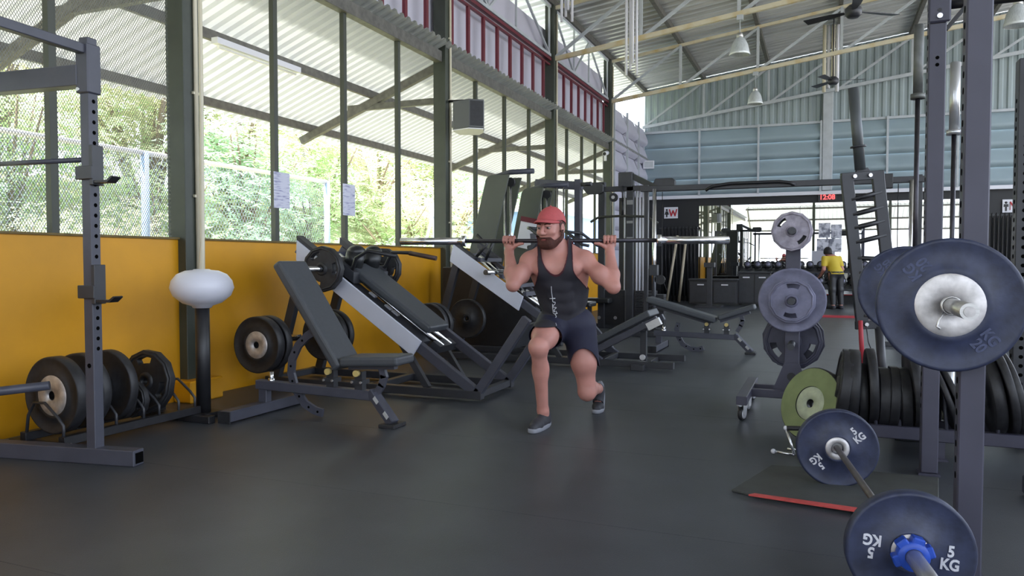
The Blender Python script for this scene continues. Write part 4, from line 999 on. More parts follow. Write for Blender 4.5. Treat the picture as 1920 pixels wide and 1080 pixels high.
for z, y in ((0.45, 20.08), (0.85, 20.26)):
    for i in range(18):
        x = DX0 + 0.15 + i * (DX1 - DX0 - 0.3) / 17
        t = place('dumbbell', 'black round-headed dumbbell on the %s tier of the rack, %s from its left end' % (('lower', 'upper')[k], ORD[i]), 'dumbbell', basis((x, y - 0.02, z + 0.115), (0, -1, 0.36)), 'dumbbells before the mirror')
        share(heads, 'head', t); share(gm, 'grip', t); share(fm, 'end_badge', t)
    k += 1
# posters on the mirror
M_poster = mat('printed_poster', srgb(216, 216, 226), 0.6, noise=0.5, nscale=9, col2=srgb(120, 122, 136), thr=(0.45, 0.62), detail=6)
for k, (px_, py_, w_, h_) in enumerate(((1546, 432, 0.28, 0.38), (1568, 434, 0.26, 0.36), (1543, 460, 0.30, 0.34), (1566, 460, 0.30, 0.34))):
    c = at_y(px_, py_, YB - 0.03); m = MB(); m.bx((c.x - w_ / 2, YB - 0.034, c.z - h_ / 2), (c.x + w_ / 2, YB - 0.03, c.z + h_ / 2)); o = m.build('poster', M_poster)
    tag(o, ('white poster on the mirror, upper left of four', 'white poster on the mirror, upper right of four', 'white poster on the mirror, lower left of four', 'white poster on the mirror, lower right of four')[k], 'poster', 'posters on the mirror')
c = at_y(1545, 482, YB - 0.03); m = MB(); m.bx((c.x - 0.28, YB - 0.04, c.z - 0.2), (c.x + 0.26, YB - 0.03, c.z + 0.16)); o = m.build('notice_board', mat('grey_board', srgb(176, 176, 186), 0.6)); tag(o, 'blank grey board fixed below the four posters', 'board')
# notices tied to the mullions
M_notice = mat('faded_notice', srgb(214, 214, 228), 0.7, noise=0.4, nscale=30, col2=srgb(150, 150, 185), thr=(0.5, 0.68), stretch=(1, 0.3, 2.0), detail=4)
for k, (px_, py_) in enumerate(((529, 357), (655, 375))):
    c = at_x(px_, py_, -4.63); m = MB(); m.bx((-4.635, c.y - 0.11, c.z - 0.165), (-4.632, c.y + 0.11, c.z + 0.165)); o = m.build('paper_notice', M_notice); tag(o, ('faded paper notice tied to the window bar nearer the globe lamp', 'faded paper notice tied to the window bar farther along')[k], 'notice', 'paper notices on the window bars')

# ================================================================== hung things: speaker, lamps, fans, camera
c = at_d(877, 218, 9.75); SR = Matrix.Rotation(R(24), 3, 'Z') @ Matrix.Rotation(R(-6), 3, 'X')
t = thing('loudspeaker', 'grey loudspeaker hung on the second visible column', 'speaker', c)
SP = lambda x, y, z: c + SR @ Vector((x, y, z))
pl = [(-0.11, 0.17), (-0.19, 0.02), (-0.19, -0.04), (0.02, -0.15), (0.21, -0.12), (0.21, 0.05), (0.15, 0.17)]
m = MB(); m.wall([SP(x, y, -0.185) for x, y in pl], SR @ Vector((0, 0, 0.37))); m.build('cabinet', mat('grey_cabinet', srgb(96, 98, 100), 0.5), t, bevel=0.01)
m = MB(); m.wall([SP(0.035, -0.155, -0.16), SP(0.20, -0.128, -0.16), SP(0.20, -0.128, 0.16), SP(0.035, -0.155, 0.16)], SR @ Vector((0, 0.012, 0))); m.build('grille', M_rubber, t)
m = MB(); m.wall([SP(x * 0.96, y * 0.96, -0.188) for x, y in pl], SR @ Vector((0, 0, -0.012))); m.build('lit_underside', M_white, t)  # white sheet standing in for the light caught by the cabinet's bottom
m = MB(); m.tube([at_d(843, 190, 9.95), at_d(870, 189, 9.8), at_d(888, 190, 9.75), at_d(888, 196, 9.75)], 0.018, 8); m.build('bracket', M_black, t)
def pendant(label, Y, px_, py_, w_):
    c = at_y(px_, py_, Y); t = thing('pendant_lamp', label, 'lamp', c, 'bell pendant lamps'); M = Matrix.Translation(c); s = w_ / 0.32
    m = MB(); m.lathe([(0.05, 0.15), (0.09, 0.11), (0.13, 0.03), (0.16, -0.12), (0.155, -0.125), (0.125, 0.03), (0.085, 0.10), (0.05, 0.14)], 36, M @ Matrix.Scale(s, 4), sharp=False); m.build('shade', mat('ribbed_acrylic', srgb(222, 226, 228), 0.15, tl=0.4, noise=0.2, nscale=14, stretch=(6, 6, 0.2)), t)
    m = MB(); m.lathe([(0, 0.22), (0.04, 0.22), (0.05, 0.19), (0.055, 0.14), (0, 0.14)], 20, M @ Matrix.Scale(s, 4)); m.build('lamp_holder', M_steel, t)
    m = MB(); m.ball(c + Vector((0, 0, 0.02)), (0.035, 0.035, 0.06)); m.build('bulb', M_white, t)
    m = MB(); m.lathe([(0.158, -0.10), (0.163, -0.125), (0.155, -0.13)], 36, M @ Matrix.Scale(s, 4)); m.build('rim', mat('bright_rim', srgb(240, 244, 246), 0.2), t)
    ztop = chord(c.x, 4.74); m = MB(); m.tube([c + Vector((0, 0, 0.22 * s)), (c.x, Y, ztop)], 0.008, 6); m.box((c.x, Y, ztop - 0.03), (0.10, 0.09, 0.08)); m.build('hanger', M_silver, t)
pendant('bell pendant lamp nearer the camera, under the yellowed truss', 13.2, 1387, 88, 0.33)
pendant('smaller-looking bell pendant lamp farther off, before the teal gable', 17.2, 1416, 184, 0.32)
pendant('bell pendant lamp cut off by the right edge', 13.2, 1908, 30, 0.36)
def fan(label, c, L_, rot, group='ceiling fans'):
    t = thing('ceiling_fan', label, 'fan', c, group, rz=rot)
    W = lambda x, y, z: Vector(c) + Matrix.Rotation(rot, 3, 'Z') @ Vector((x, y, z))
    m = MB(); m.lathe([(0, 0.09), (0.06, 0.09), (0.11, 0.04), (0.11, -0.04), (0.07, -0.08), (0, -0.08)], 24, Matrix.Translation(c)); m.build('motor', M_frame2, t)
    m = MB(); m.cyl(W(0, 0, 0.08), (c[0], c[1], chord(c[0], 5.7)), 0.014, n=8); m.build('down_rod', M_frame2, t)
    for k in range(3):
        B = Matrix.Translation(c) @ Matrix.Rotation(rot + k * 2 * PI / 3, 4, 'Z') @ Matrix.Rotation(R(10), 4, 'X')
        m = MB(); m.prism([(0.12, -0.03), (0.3, -0.06), (L_, -0.075), (L_, 0.075), (0.3, 0.06), (0.12, 0.03)], 0.008, B); m.build('blade', M_frame2, t)
c = at_y(1562, 152, 17.6); fan('dark ceiling fan hanging before the teal gable', c, 0.62, R(8))
c = at_y(1600, 22, 11.5); fan('dark ceiling fan under the roof at the top right', c, 0.68, R(35))
def bundle(label, x, y, z0, z1, n, sp, ma=None):
    t = thing('conduit_bundle', label, 'pipe bundle', (x, y, z0)); 
    for k in range(n):
        m = MB(); m.cyl((x + (k - (n - 1) / 2) * sp, y + (k % 2) * 0.05, z0 + 0.09 * (k % 3)), (x + (k - (n - 1) / 2) * sp, y + (k % 2) * 0.05, z1), sp * 0.42, n=8); m.build('pipe', M_white if k % 2 else (ma or M_conduit), t)
a = at_y(1557, 172, 18.5); bundle('bundle of pale pipes hanging from the roof beside the far fan', a.x, 18.5, a.z, chord(a.x, 5.76), 4, 0.09)
a = at_y(1183, 140, 12.6); bundle('narrow bundle of white pipes hanging left of the pendant lamps', a.x, 12.6, a.z, chord(a.x, 5.76), 4, 0.055, M_white)
a = at_y(1062, 40, 12.0); bundle('short bundle of white pipes hanging near the left roof edge', a.x, 12.0, a.z, chord(a.x, 5.76), 4, 0.055, M_white)
c = at_x(1136, 288, -4.5); t = thing('security_camera', 'small white security camera on the maroon-topped column', 'camera', c)
m = MB(); m.cyl(c + Vector((0, -0.12, -0.02)), c + Vector((0, 0.10, 0.03)), 0.05, n=14); m.build('housing', M_white, t)
m = MB(); m.cyl(c + Vector((0, -0.13, -0.022)), c + Vector((0, -0.12, -0.02)), 0.038, n=14); m.build('lens', M_black, t)
m = MB(); m.box(c + Vector((-0.03, 0.06, -0.09)), (0.05, 0.05, 0.12)); m.build('mount', M_white, t)
c = at_y(1216, 309, 20.7); t = thing('floodlight', 'small white box floodlight in the far left corner', 'lamp', c); FR = Matrix.Rotation(R(15), 3, 'Z')
m = MB(); m.box(c, (0.30, 0.12, 0.22), FR); m.build('housing', M_white, t, bevel=0.01)
m = MB(); m.box(c + FR @ Vector((0, -0.062, 0)), (0.24, 0.008, 0.16), FR); m.build('glass', M_silver, t)
m = MB(); m.beam(c + Vector((-0.1, 0.05, 0)), (XW + 0.05, 20.95, c.z - 0.05), 0.03, 0.03); m.build('arm', M_white, t)

# ================================================================== right: power rack
t = thing('power_rack', 'slate grey power rack whose tall posts stand at the right', 'rack', (1.1, 3.65, 0))
PX0, PX1, PY0, PY1, PW = 0.478, 1.75, 2.985, 4.36, 0.078
PX0, PXR = 0.478, 0.520
for x, y in ((PX0, PY0), (PXR, PY1), (PX1, PY0), (PX1, PY1)):
    m = MB(); m.bx((x - PW / 2, y - PW / 2, 0.012), (x + PW / 2, y + PW / 2, 2.62)); m.build('upright', M_rack, t, bevel=0.005)
    m = MB(); holes(m, (x - PW / 2, y, 0.35), 38, 0.055, (-1, 0, 0), 0.012); m.build('adjustment_holes', M_hole, t, kind='stuff')
    m = MB(); m.bx((x - 0.05, y - 0.05, 0), (x + 0.05, y + 0.05, 0.012)); m.build('foot_plate', M_rack, t)
m = MB()
for z in (2.07, 2.105): m.cyl((PXR, PY1 - PW / 2 - 0.002, z), (PXR, PY1 - PW / 2 + 0.004, z), 0.009, n=10)
m.build('bolt_holes', M_hole, t, kind='stuff')
for y in (PY0, PY1):
    m = MB(); m.cyl((PX0, y, 2.37), (PX1, y, 2.37), 0.022); m.build('pull_up_bar', M_black, t)
for x in (PX0, PX1):
    m = MB(); m.bx((x - 0.035, PY0, 2.50), (x + 0.035, PY1, 2.58)); m.build('top_beam', M_rack, t, bevel=0.004)
m = MB(); m.bx((PXR - 0.045, PY1 - 0.056, 2.275), (PXR + 0.055, PY1 - 0.040, 2.52)); m.build('gusset', M_rack, t, bevel=0.012)
m = MB(); m.cyl((PXR + 0.005, PY1 - 0.066, 2.305), (PXR + 0.005, PY1 - 0.055, 2.305), 0.013, n=10); m.build('gusset_bolt', M_bolt, t)
m = MB(); m.cyl((PXR + 0.005, PY1 - 0.058, 2.335), (PXR + 0.005, PY1 - 0.055, 2.335), 0.009, n=10); m.build('gusset_hole', M_black, t)
m = MB(); m.beam((PXR + 0.04, PY1, 2.25), (PXR + 0.13, PY1, 2.36), 0.02, 0.02); m.build('brace', M_black, t)
for y, s, PX0 in ((PY0, 1, 0.478), (PY1, -1, 0.520)):
    m = MB(); m.bx((PX0 - PW / 2 - 0.004, y + s * 0.04, 0.90), (PX0 + PW / 2, y + s * 0.062, 1.06)); m.bx((0.345, y + s * 0.06, 0.895), (PX0 + 0.02, y + s * 0.13, 0.917)); m.bx((0.330, y + s * 0.06, 0.895), (0.345, y + s * 0.13, 0.955)); m.build('bar_hook', M_frame2, t)
# far edge upright of the next rack
t = thing('rack_upright', 'dark notched rack upright just inside the right edge', 'rack', (1.085, 5.45, 0))
m = MB(); m.bx((1.075, 5.35, 0), (1.16, 5.45, 2.3)); m.build('upright', M_frame2, t, bevel=0.004)
m = MB(); holes(m, (1.075, 5.40, 0.35), 32, 0.055, (-1, 0, 0), 0.014); holes(m, (1.117, 5.35, 0.35), 32, 0.055, (0, -1, 0), 0.012); m.build('adjustment_holes', M_hole, t, kind='stuff')
m = MB(); m.bx((1.06, 5.15, 0), (1.175, 5.9, 0.07)); m.build('foot', M_frame2, t, bevel=0.004)
t = thing('utility_bench_foot', 'grey square tube foot with a round end hole at the right edge', 'bench', (1.02, 4.2, 0))
m = MB(); m.bx((0.88, 4.06, 0.01), (1.55, 4.14, 0.095)); m.build('foot_tube', M_rack, t, bevel=0.006)
m = MB(); m.cyl((0.94, 4.062, 0.055), (0.94, 4.056, 0.055), 0.016, n=12); m.build('end_hole', M_hole, t)
m = MB(); m.bx((1.2, 4.0, 0.095), (1.28, 4.2, 0.42)); m.build('leg', M_rack, t, bevel=0.004)

def olympic_bar(t, a, b_, m_shaft, m_sleeve, sl=0.415, rs=0.014, rv=0.025, cap=True):
    a, b_ = Vector(a), Vector(b_); d = (b_ - a).normalized()
    m = MB(); m.cyl(a + d * (sl - 0.02), b_ - d * (sl - 0.02), rs, n=16); m.build('shaft', m_shaft, t)
    for p, s in ((a, 1), (b_, -1)):
        m = MB(); m.cyl(p, p + d * s * sl, rv, n=24); m.cyl(p + d * s * (sl - 0.0), p + d * s * (sl + 0.03), rv * 1.5, n=24); m.build('sleeve', m_sleeve, t)
        m = MB(); m.cyl(p - d * s * 0.004, p + d * s * 0.0, rv * 0.62, n=20); m.build('end_cap', M_hub, t)
    return t
# racked barbell with two big plates
BX, BZ = 0.395, 0.945
t = thing('barbell', 'loaded barbell racked on the power rack, its sleeve pointing at the camera', 'barbell', (BX, 3.55, BZ), 'olympic barbells')
YA = 2.50
olympic_bar(t, (BX, YA, BZ), (BX, YA + 2.2, BZ), M_darkbar, M_steel)
bumper('big navy-black bumper plate with a large scratched steel hub, facing the camera at right', (BX, 2.877, BZ), (0, -1, 0), 0.222, 0.05, 0.105, roll=0, m=M_bumper, text=('KG\n20', 0.05, M_worn, 0.155, (R(128), R(-50))))
bumper('navy-black bumper plate half hidden behind the biggest plate at right', (BX, 4.315, BZ), (0, -1, 0), 0.222, 0.055, 0.105, roll=R(40), m=M_bumper, text=('KG\n20', 0.05, M_worn, 0.155, (R(90), R(-90))))
t = thing('spring_clip', 'thin wire spring clip on the racked barbell sleeve', 'clip', (BX, 2.83, BZ))
m = MB(); m.tube([(BX + 0.029 * math.cos(a), 2.845 - 0.0012 * k, BZ + 0.029 * math.sin(a)) for k, a in enumerate([i * PI / 8 for i in range(34)])], 0.003, 6); m.build('coil', M_steel, t)
m = MB(); m.tube([(BX - 0.02, 2.845, BZ - 0.022), (BX - 0.032, 2.84, BZ - 0.045), (BX - 0.04, 2.835, BZ - 0.07), (BX - 0.03, 2.832, BZ - 0.078)], 0.004, 6); m.build('clip_handle', M_steel, t)
# upright barbells in floor holders
def stood(label, px_, d_, L_, m_shaft, m_sleeve, rv, ztop, hl):
    c = at_d(px_, 490, d_); t = thing('barbell', label, 'barbell', (c.x, c.y, ztop - 2.2), 'olympic barbells')
    olympic_bar(t, (c.x, c.y, ztop - 2.2 if ztop > 2.4 else 0.035), (c.x, c.y, ztop), m_shaft, m_sleeve, rv=rv)
    t = thing('bar_holder', hl, 'holder', (c.x, c.y, 0))
    m = MB(); hb = ztop - 2.205 if ztop > 2.4 else 0.03; m.box((c.x, c.y, hb / 2), (0.2, 0.2, hb)); m.build('base', M_frame2, t, bevel=0.004)
    m = MB(); m.lathe([(rv + 0.004, hb), (rv + 0.012, hb), (rv + 0.012, hb + 0.15), (rv + 0.004, hb + 0.15)], 20, Matrix.Translation((c.x, c.y, 0))); m.build('tube', M_frame2, t)
stood('upright barbell with a dull grey sleeve, left of the rear rack post', 1715, 4.62, 2.2, M_darkbar, mat('dull_sleeve', srgb(112, 114, 112), 0.5, metal=0.4, noise=0.3, nscale=14), 0.027, 2.52, 'floor holder for the dull-sleeved upright barbell')
stood('upright barbell with a bright ridged sleeve, between the two rack posts', 1784, 4.72, 2.2, M_darkbar, mat('bright_sleeve', srgb(206, 208, 212), 0.3, metal=0.7), 0.029, 2.32, 'floor holder for the bright-sleeved upright barbell')
# multi-grip bar stood on end
t = thing('multi_grip_bar', 'ladder-like multi-grip bar with slanted handles, stood on end', 'barbell', at_d(1630, 780, 5.35))
def G(px_, py_): return at_d(px_, py_, 5.35)
m = MB()
for a, b_ in (((1587, 328), (1617, 612)), ((1645, 324), (1676, 608))):
    m = MB(); m.beam(G(*a), G(*b_), 0.03, 0.085, up=RH); m.build('side_bar', M_frame2, t, bevel=0.004)
m = MB(); m.beam(G(1577, 333), G(1657, 327), 0.03, 0.06); m.wall([G(1602, 333), G(1607, 316), G(1628, 314), G(1640, 331)], FH * 0.02); m.build('top_plate', M_frame2, t, bevel=0.003)
m = MB(); m.beam(G(1604, 610), G(1690, 606), 0.03, 0.06); m.build('bottom_plate', M_frame2, t, bevel=0.003)
for a in ((1600, 331), (1629, 329), (1622, 608), (1650, 607)):
    m = MB(); c = G(*a); m.cyl(c - FH * 0.03, c - FH * 0.018, 0.014, n=10); m.build('bolt', M_bolt, t)
for k, (ya, yb) in enumerate(((375, 360), (403, 388), (428, 414), (455, 441), (484, 486), (511, 515), (540, 545), (568, 574), (592, 597))):
    xa = 1590 + (ya - 328) * 0.105; m = MB(); m.cyl(G(xa, ya), G(xa + 57, yb), 0.018, n=10); m.build('handle', M_black, t)
m = MB(); m.cyl(G(1600, 165), G(1613, 318), 0.036, n=24); m.build('sleeve', mat('grey_sleeve', srgb(88, 92, 94), 0.45, metal=0.3), t)
c = G(1609, 275); dd = (G(1613, 318) - G(1600, 165)).normalized(); m = MB(); m.cyl(c - dd * 0.006, c + dd * 0.006, 0.052, n=24); m.build('collar_ring', M_frame2, t)
m = MB(); e_ = G(1648, 612); e2 = G(1660, 740); e2.z = 0.04; m.cyl(e_, e2, 0.03, n=20); m.build('sleeve', M_frame2, t)
t2 = thing('bar_holder', 'floor holder under the multi-grip bar', 'holder', (e2.x, e2.y, 0))
m = MB(); m.box((e2.x, e2.y, 0.015), (0.22, 0.22, 0.03)); m.build('base', M_frame2, t2, bevel=0.004)
m = MB(); m.lathe([(0.035, 0.03), (0.045, 0.03), (0.045, 0.2), (0.035, 0.2)], 20, Matrix.Translation((e2.x, e2.y, 0))); m.build('tube', M_frame2, t2)

# ================================================================== floor barbell with two 5 KG plates
A0 = Vector((0.081, 3.944, 0.1875)); A1 = Vector((0.263, 2.638, 0.1875)); ad = (A1 - A0).normalized()
t = thing('barbell', 'barbell lying on the floor at the lower right, one small plate at each end', 'barbell', (0.172, 3.3, 0.1875), 'olympic barbells')
olympic_bar(t, A0 - ad * 0.46, A1 + ad * 0.46, mat('worn_bar_steel', srgb(112, 106, 104), 0.4, metal=0.6, noise=0.2, nscale=20), M_steel, sl=0.42)
bumper('small bumper plate marked 5 KG on the near end of the floor barbell', A1 + ad * 0.01, ad, 0.1875, 0.05, 0.056, roll=R(-5), m=M_bumper, mh=M_hub, text=('5\nKG', 0.048, M_letter, 0.112, (0, PI)))
bumper('small bumper plate marked 5 KG on the far end of the floor barbell', A0 - ad * 0.01, ad, 0.1875, 0.05, 0.055, roll=R(40), m=M_bumper, mh=M_hub, text=('5\nKG', 0.048, M_letter, 0.112, (0, PI)))
t = thing('bar_collar', 'bright blue plastic collar clamped by the near 5 KG plate', 'collar', A1 + ad * 0.06)
Bc = basis(A1 + ad * 0.036, ad)
M_blue = mat('blue_plastic', srgb(44, 82, 186), 0.4, noise=0.12, nscale=40)
m = MB(); m.lathe([(0.026, 0), (0.044, 0), (0.047, 0.006), (0.047, 0.034), (0.044, 0.04), (0.026, 0.04)], 28, Bc); m.build('ring', M_blue, t)
for a in (20, 75, 130, 200):
    m = MB(); B2 = Bc @ Matrix.Rotation(R(a), 4, 'Z'); m.box(B2 @ Vector((0.048, 0, 0.02)), (0.024, 0.036, 0.038), B2.to_3x3()); m.build('clamp_lug', M_blue, t, bevel=0.004)

# ================================================================== plate tree on casters
t = thing('plate_tree', 'grey plate tree on casters, loaded with cast iron plates', 'plate tree', (-0.19, 5.81, 0))
TX, TY = -0.19, 5.81
m = MB(); m.bx((TX - 0.05, TY - 0.05, 0.13), (TX + 0.05, TY + 0.05, 1.42)); m.build('post', M_rack, t, bevel=0.004)
m = MB(); m.wall([(TX - 0.05, TY - 0.065, 0.36), (TX + 0.05, TY - 0.065, 0.36), (TX + 0.15, TY - 0.065, 0.10), (TX - 0.15, TY - 0.065, 0.10)], (0, 0.012, 0)); m.build('gusset', M_rack, t)
for s in (-1, 1):
    m = MB(); m.bx((TX + s * 0.30 - 0.035, TY - 0.52, 0.115), (TX + s * 0.30 + 0.035, TY + 0.42, 0.175)); m.build('side_beam', M_rack, t, bevel=0.004)
    for y in (TY - 0.46, TY - 0.10, TY + 0.36):
        c = Vector((TX + s * 0.30, y, 0.048))
        m = MB(); m.lathe([(0.012, -0.014), (0.040, -0.015), (0.047, -0.010), (0.047, 0.010), (0.040, 0.015), (0.012, 0.014)], 24, Matrix.Translation(c) @ Matrix.Rotation(R(70), 4, 'Z') @ Matrix.Rotation(PI / 2, 4, 'X')); o = m.build('caster', M_rubber, t)
        m = MB(); MM = Matrix.Translation(c) @ Matrix.Rotation(R(70), 4, 'Z') @ Matrix.Rotation(PI / 2, 4, 'X')
        for q in (-0.0165, 0.0165): m.lathe([(0, q), (0.034, q), (0.034, q * 0.85)], 20, MM)
        m.build('wheel_disc', M_white, o)
        m = MB(); 
        for q in (-0.02, 0.02): m.wall([MM @ Vector((-0.02, -0.01, q)), MM @ Vector((0.02, -0.01, q)), MM @ Vector((0.03, 0.065, q)), MM @ Vector((-0.03, 0.065, q))], (MM.to_3x3() @ Vector((0, 0, 0.003))))
        m.box(c + Vector((0, 0, 0.064)), (0.07, 0.06, 0.006)); m.build('caster_fork', M_bolt, o)
for y in (TY - 0.12, TY + 0.12):
    m = MB(); m.bx((TX - 0.30, y - 0.03, 0.115), (TX + 0.30, y + 0.03, 0.17)); m.build('cross_beam', M_rack, t, bevel=0.004)
for z in (1.30, 0.815, 0.50):
    m = MB(); m.cyl((TX, TY - 0.30, z), (TX, TY + 0.34, z), 0.024); m.build('peg', M_frame2, t)
m = MB(); m.cyl((TX, TY - 0.068, 0.262), (TX, TY - 0.05, 0.262), 0.03, n=20); m.build('lower_hole', M_black, t)
for x, z in ((0.0, 0.20), (0.0, 0.145), (-0.06, 0.13)):
    m = MB(); m.cyl((TX + x, TY - 0.078, z), (TX + x, TY - 0.064, z), 0.014, n=10); m.build('bolt', M_bolt, t)
grip_plate('small pale worn grip plate at the top of the plate tree', (TX - 0.005, TY - 0.17, 1.30), (-0.05, -1, 0), 0.135, 0.035, roll=0, slots=2, m=M_greyplate2, a0=R(138))
grip_plate('small dark plate hidden right behind the pale one at the top of the plate tree', (TX - 0.005, TY - 0.12, 1.30), (-0.05, -1, 0), 0.125, 0.03, roll=R(40), slots=3, m=M_rubber)
bumper('large grey iron plate in the middle of the plate tree', (TX, TY - 0.13, 0.815), (0, -1, 0), 0.228, 0.045, 0.05, m=M_greyplate, mh=M_frame2)
grip_plate('twelve-sided grey grip plate hung in front of the large middle plate', (TX, TY - 0.20, 0.815), (0, -1, 0), 0.155, 0.04, roll=R(15), slots=2, m=M_greyplate, a0=R(70))
for k, y in enumerate((0.15, 0.24, 0.31)):
    if k < 2: grip_plate(('dark twelve-sided plate low on the back of the plate tree', 'second dark plate low on the back of the plate tree')[k], (TX, TY + y, 0.50), (0, -1, 0), (0.205, 0.22)[k], 0.035, roll=R(20 * k), slots=3, m=mat('dark_iron', srgb(62, 62, 78), 0.5, noise=0.25, nscale=12, detail=6))
grip_plate('dark plate on the back of the plate tree behind the large middle plate', (TX, TY + 0.16, 0.815), (0, -1, 0), 0.21, 0.04, slots=3, m=M_rubber)

# ================================================================== green plate, jack, mat
gn = (RH * -0.88 + Vector((0, 0, 1)) * 0.32 - FH * 0.42).normalized(); gc = at_d(1524, 766, 4.58); gc.z = 0.218
bumper('pale green bumper plate with a light hub, leaning at the end of the plate row', gc, gn, 0.225, 0.06, 0.104, m=M_rubber, mh=mat('pale_green_hub', srgb(186, 194, 168), 0.5, metal=0.2, noise=0.15, nscale=20), face=mat('olive_green_face', srgb(130, 142, 96), 0.55, noise=0.15, nscale=8))
t = thing('barbell_jack', 'small chrome barbell jack on the floor before the green plate', 'jack', at_z(1490, 852, 0.0))
J = lambda x, y, z: at_z(x, y, z)
pts = {'a': J(1450, 846, 0.022), 'b': J(1490, 853, 0.022), 'c': J(1500, 843, 0.022), 'e': J(1476, 842, 0.022)}
top = pts['b'] + Vector((-0.05, 0.05, 0.135))
m = MB(); m.cyl(pts['a'], pts['b'], 0.008, n=10); m.build('foot_bar', M_chrome, t)
m = MB(); m.cyl(pts['e'], pts['c'] + Vector((0.1, 0.0, 0)), 0.008, n=10); m.build('rear_bar', M_chrome, t)
m = MB(); m.cyl(pts['b'], top, 0.008, n=10); m.build('lever', M_chrome, t)
m = MB(); m.cyl(top, top + Vector((0.16, 0.04, 0.0)), 0.013, n=10); m.build('grip', M_rubber, t)
m = MB(); m.ball(top, 0.013); m.build('lever_cap', M_white, t)
m = MB(); m.ball(pts['a'], 0.014); m.build('foot_cap', M_white, t)
m = MB(); m.beam(pts['c'], pts['b'] + Vector((0.02, 0.03, 0)), 0.02, 0.02); m.build('cross_piece', M_frame2, t)
t = thing('floor_mat', 'dark floor mat edged with a red strip under the floor barbell', 'mat', at_z(1520, 920, 0))
P = [at_z(*p, 0.0) for p in ((1372, 922), (1446, 876), (1600, 884), (1760, 900), (1760, 985), (1620, 964), (1412, 932))]
for q in P: q.z = 0.0
m = MB(); m.wall(P, (0, 0, 0.012)); m.build('mat_body', mat('worn_dark_mat', srgb(66, 68, 66), 0.65, noise=0.2, nscale=8, bump=0.1, bscale=120, detail=7), t, bevel=0.003)
a, b_ = at_z(1412, 931, 0.015), at_z(1622, 963, 0.015); d_ = (b_ - a).normalized(); n_ = Vector((-d_.y, d_.x, 0))
m = MB(); m.wall([a - d_ * 0.02, b_ + d_ * 0.12, b_ + d_ * 0.12 + n_ * 0.05, a + n_ * 0.03], (0, 0, 0.008)); m.build('red_strip', mat('red_edge_strip', srgb(196, 78, 74), 0.5, noise=0.12, nscale=20), t)
M_redt = mat('red_floor_tape', srgb(188, 60, 70), 0.5)
# red strap hung on the multi-grip bar
t = thing('red_strap', 'red webbing strap hanging from the multi-grip bar', 'strap', G(1609, 612))
m = MB(); m.tube([G(1607, 600) - FH * 0.05, G(1609, 640) - FH * 0.05, G(1613, 700) - FH * 0.05], 0.016, 6); m.build('webbing', M_redt, t)
m = MB(); m.tube([G(1618, 610) - FH * 0.05, G(1622, 640) - FH * 0.05, G(1630, 662) - FH * 0.05], 0.004, 6); m.build('loose_cord', M_frame2, t)
a = at_z(1520, 594, 0.0); b_ = at_z(1600, 592, 0.0); m = MB(); m.beam(Vector((a.x, a.y, 0.02)), Vector((b_.x + 0.6, a.y, 0.02)), 0.12, 0.04); o = m.build('red_floor_curb', M_redt); tag(o, 'low red curb on the floor beyond the plate tree', 'curb')

# ================================================================== right plate row
t = thing('plate_rack', 'low grey plate rack along the right, filled with black plates on edge', 'rack', (0.95, 4.83, 0))
RY0, RY1 = 4.70, 4.96
for y in (RY0, RY1):
    m = MB(); m.bx((0.17, y - 0.025, 0.10), (1.95, y + 0.025, 0.17)); m.build('rail', M_rack, t, bevel=0.004)
for x in (0.25, 0.62, 1.85):
    m = MB(); m.bx((x - 0.018, RY0 - 0.018, 0.01), (x + 0.018, RY0 + 0.018, 0.10)); m.bx((x - 0.018, RY1 - 0.018, 0.01), (x + 0.018, RY1 + 0.018, 0.10)); m.bx((x - 0.03, RY0 - 0.05, 0), (x + 0.03, RY1 + 0.05, 0.012)); m.build('leg', M_rack, t)
for px_ in (1600, 1643, 1687, 1735, 1775, 1832, 1872):
    x = at_y(px_, 800, RY0).x; m = MB(); m.tube([(x, RY0, 0.15), (x - 0.01, RY0 + 0.02, 0.36), (x - 0.01, RY1 - 0.02, 0.36), (x, RY1, 0.15)], 0.010, 8); m.build('divider_rod', M_frame, t)
specs = [(1581, 0.205, 0.045, -7, 'g', 'tall black plate leaning at the left end of the plate row'), (1598, 0.215, 0.06, -3, 'b', 'thick round black plate, second in the plate row'),
         (1616, 0.175, 0.05, 2, 'b', 'low dark plate between two tall ones near the left end of the row'), (1634, 0.22, 0.05, 2, 'b', 'tall glossy plate, fourth from the left end of the row'),
         (1656, 0.155, 0.045, -1, 'g', 'blocky twelve-sided plate, fifth from the left end of the row'), (1675, 0.16, 0.04, -2, 'g', 'blocky twelve-sided plate, sixth from the left end of the row'),
         (1697, 0.158, 0.045, 3, 'g', 'blocky twelve-sided plate just left of the tall plate by the rear post'), (1715, 0.235, 0.05, 6, 'b', 'tall plate leaning beside the rear rack post'),
         (1772, 0.2, 0.03, 20, 'b', 'thin plate leaning between the two rack posts, left one'), (1789, 0.2, 0.03, 21, 'b', 'thin plate leaning between the two rack posts, right one'),
         (1862, 0.22, 0.06, 10, 'b', 'thick black plate right of the front rack post'), (1884, 0.245, 0.04, 13, 'b', 'tall thin plate leaning at the right, left of a pair'), (1899, 0.235, 0.04, 14, 'b', 'tall thin plate leaning at the right edge, right of a pair')]
for px_, r_, th, ln, k, lb in specs:
    x = at_y(px_, 740, 4.75).x; ax = Vector((math.cos(R(ln)), 0.04, math.sin(R(ln))))
    z = 0.125 + r_ * math.cos(R(ln)) + 0.02
    x -= 0.0
    if k == 'b': bumper(lb, (x, 4.83, z), ax, r_, th, 0.07, group='black plates in the right plate row', mh=M_rubber)
    else: grip_plate(lb, (x, 4.83, z), ax, r_ + 0.02, th, roll=R(15), group='black plates in the right plate row')

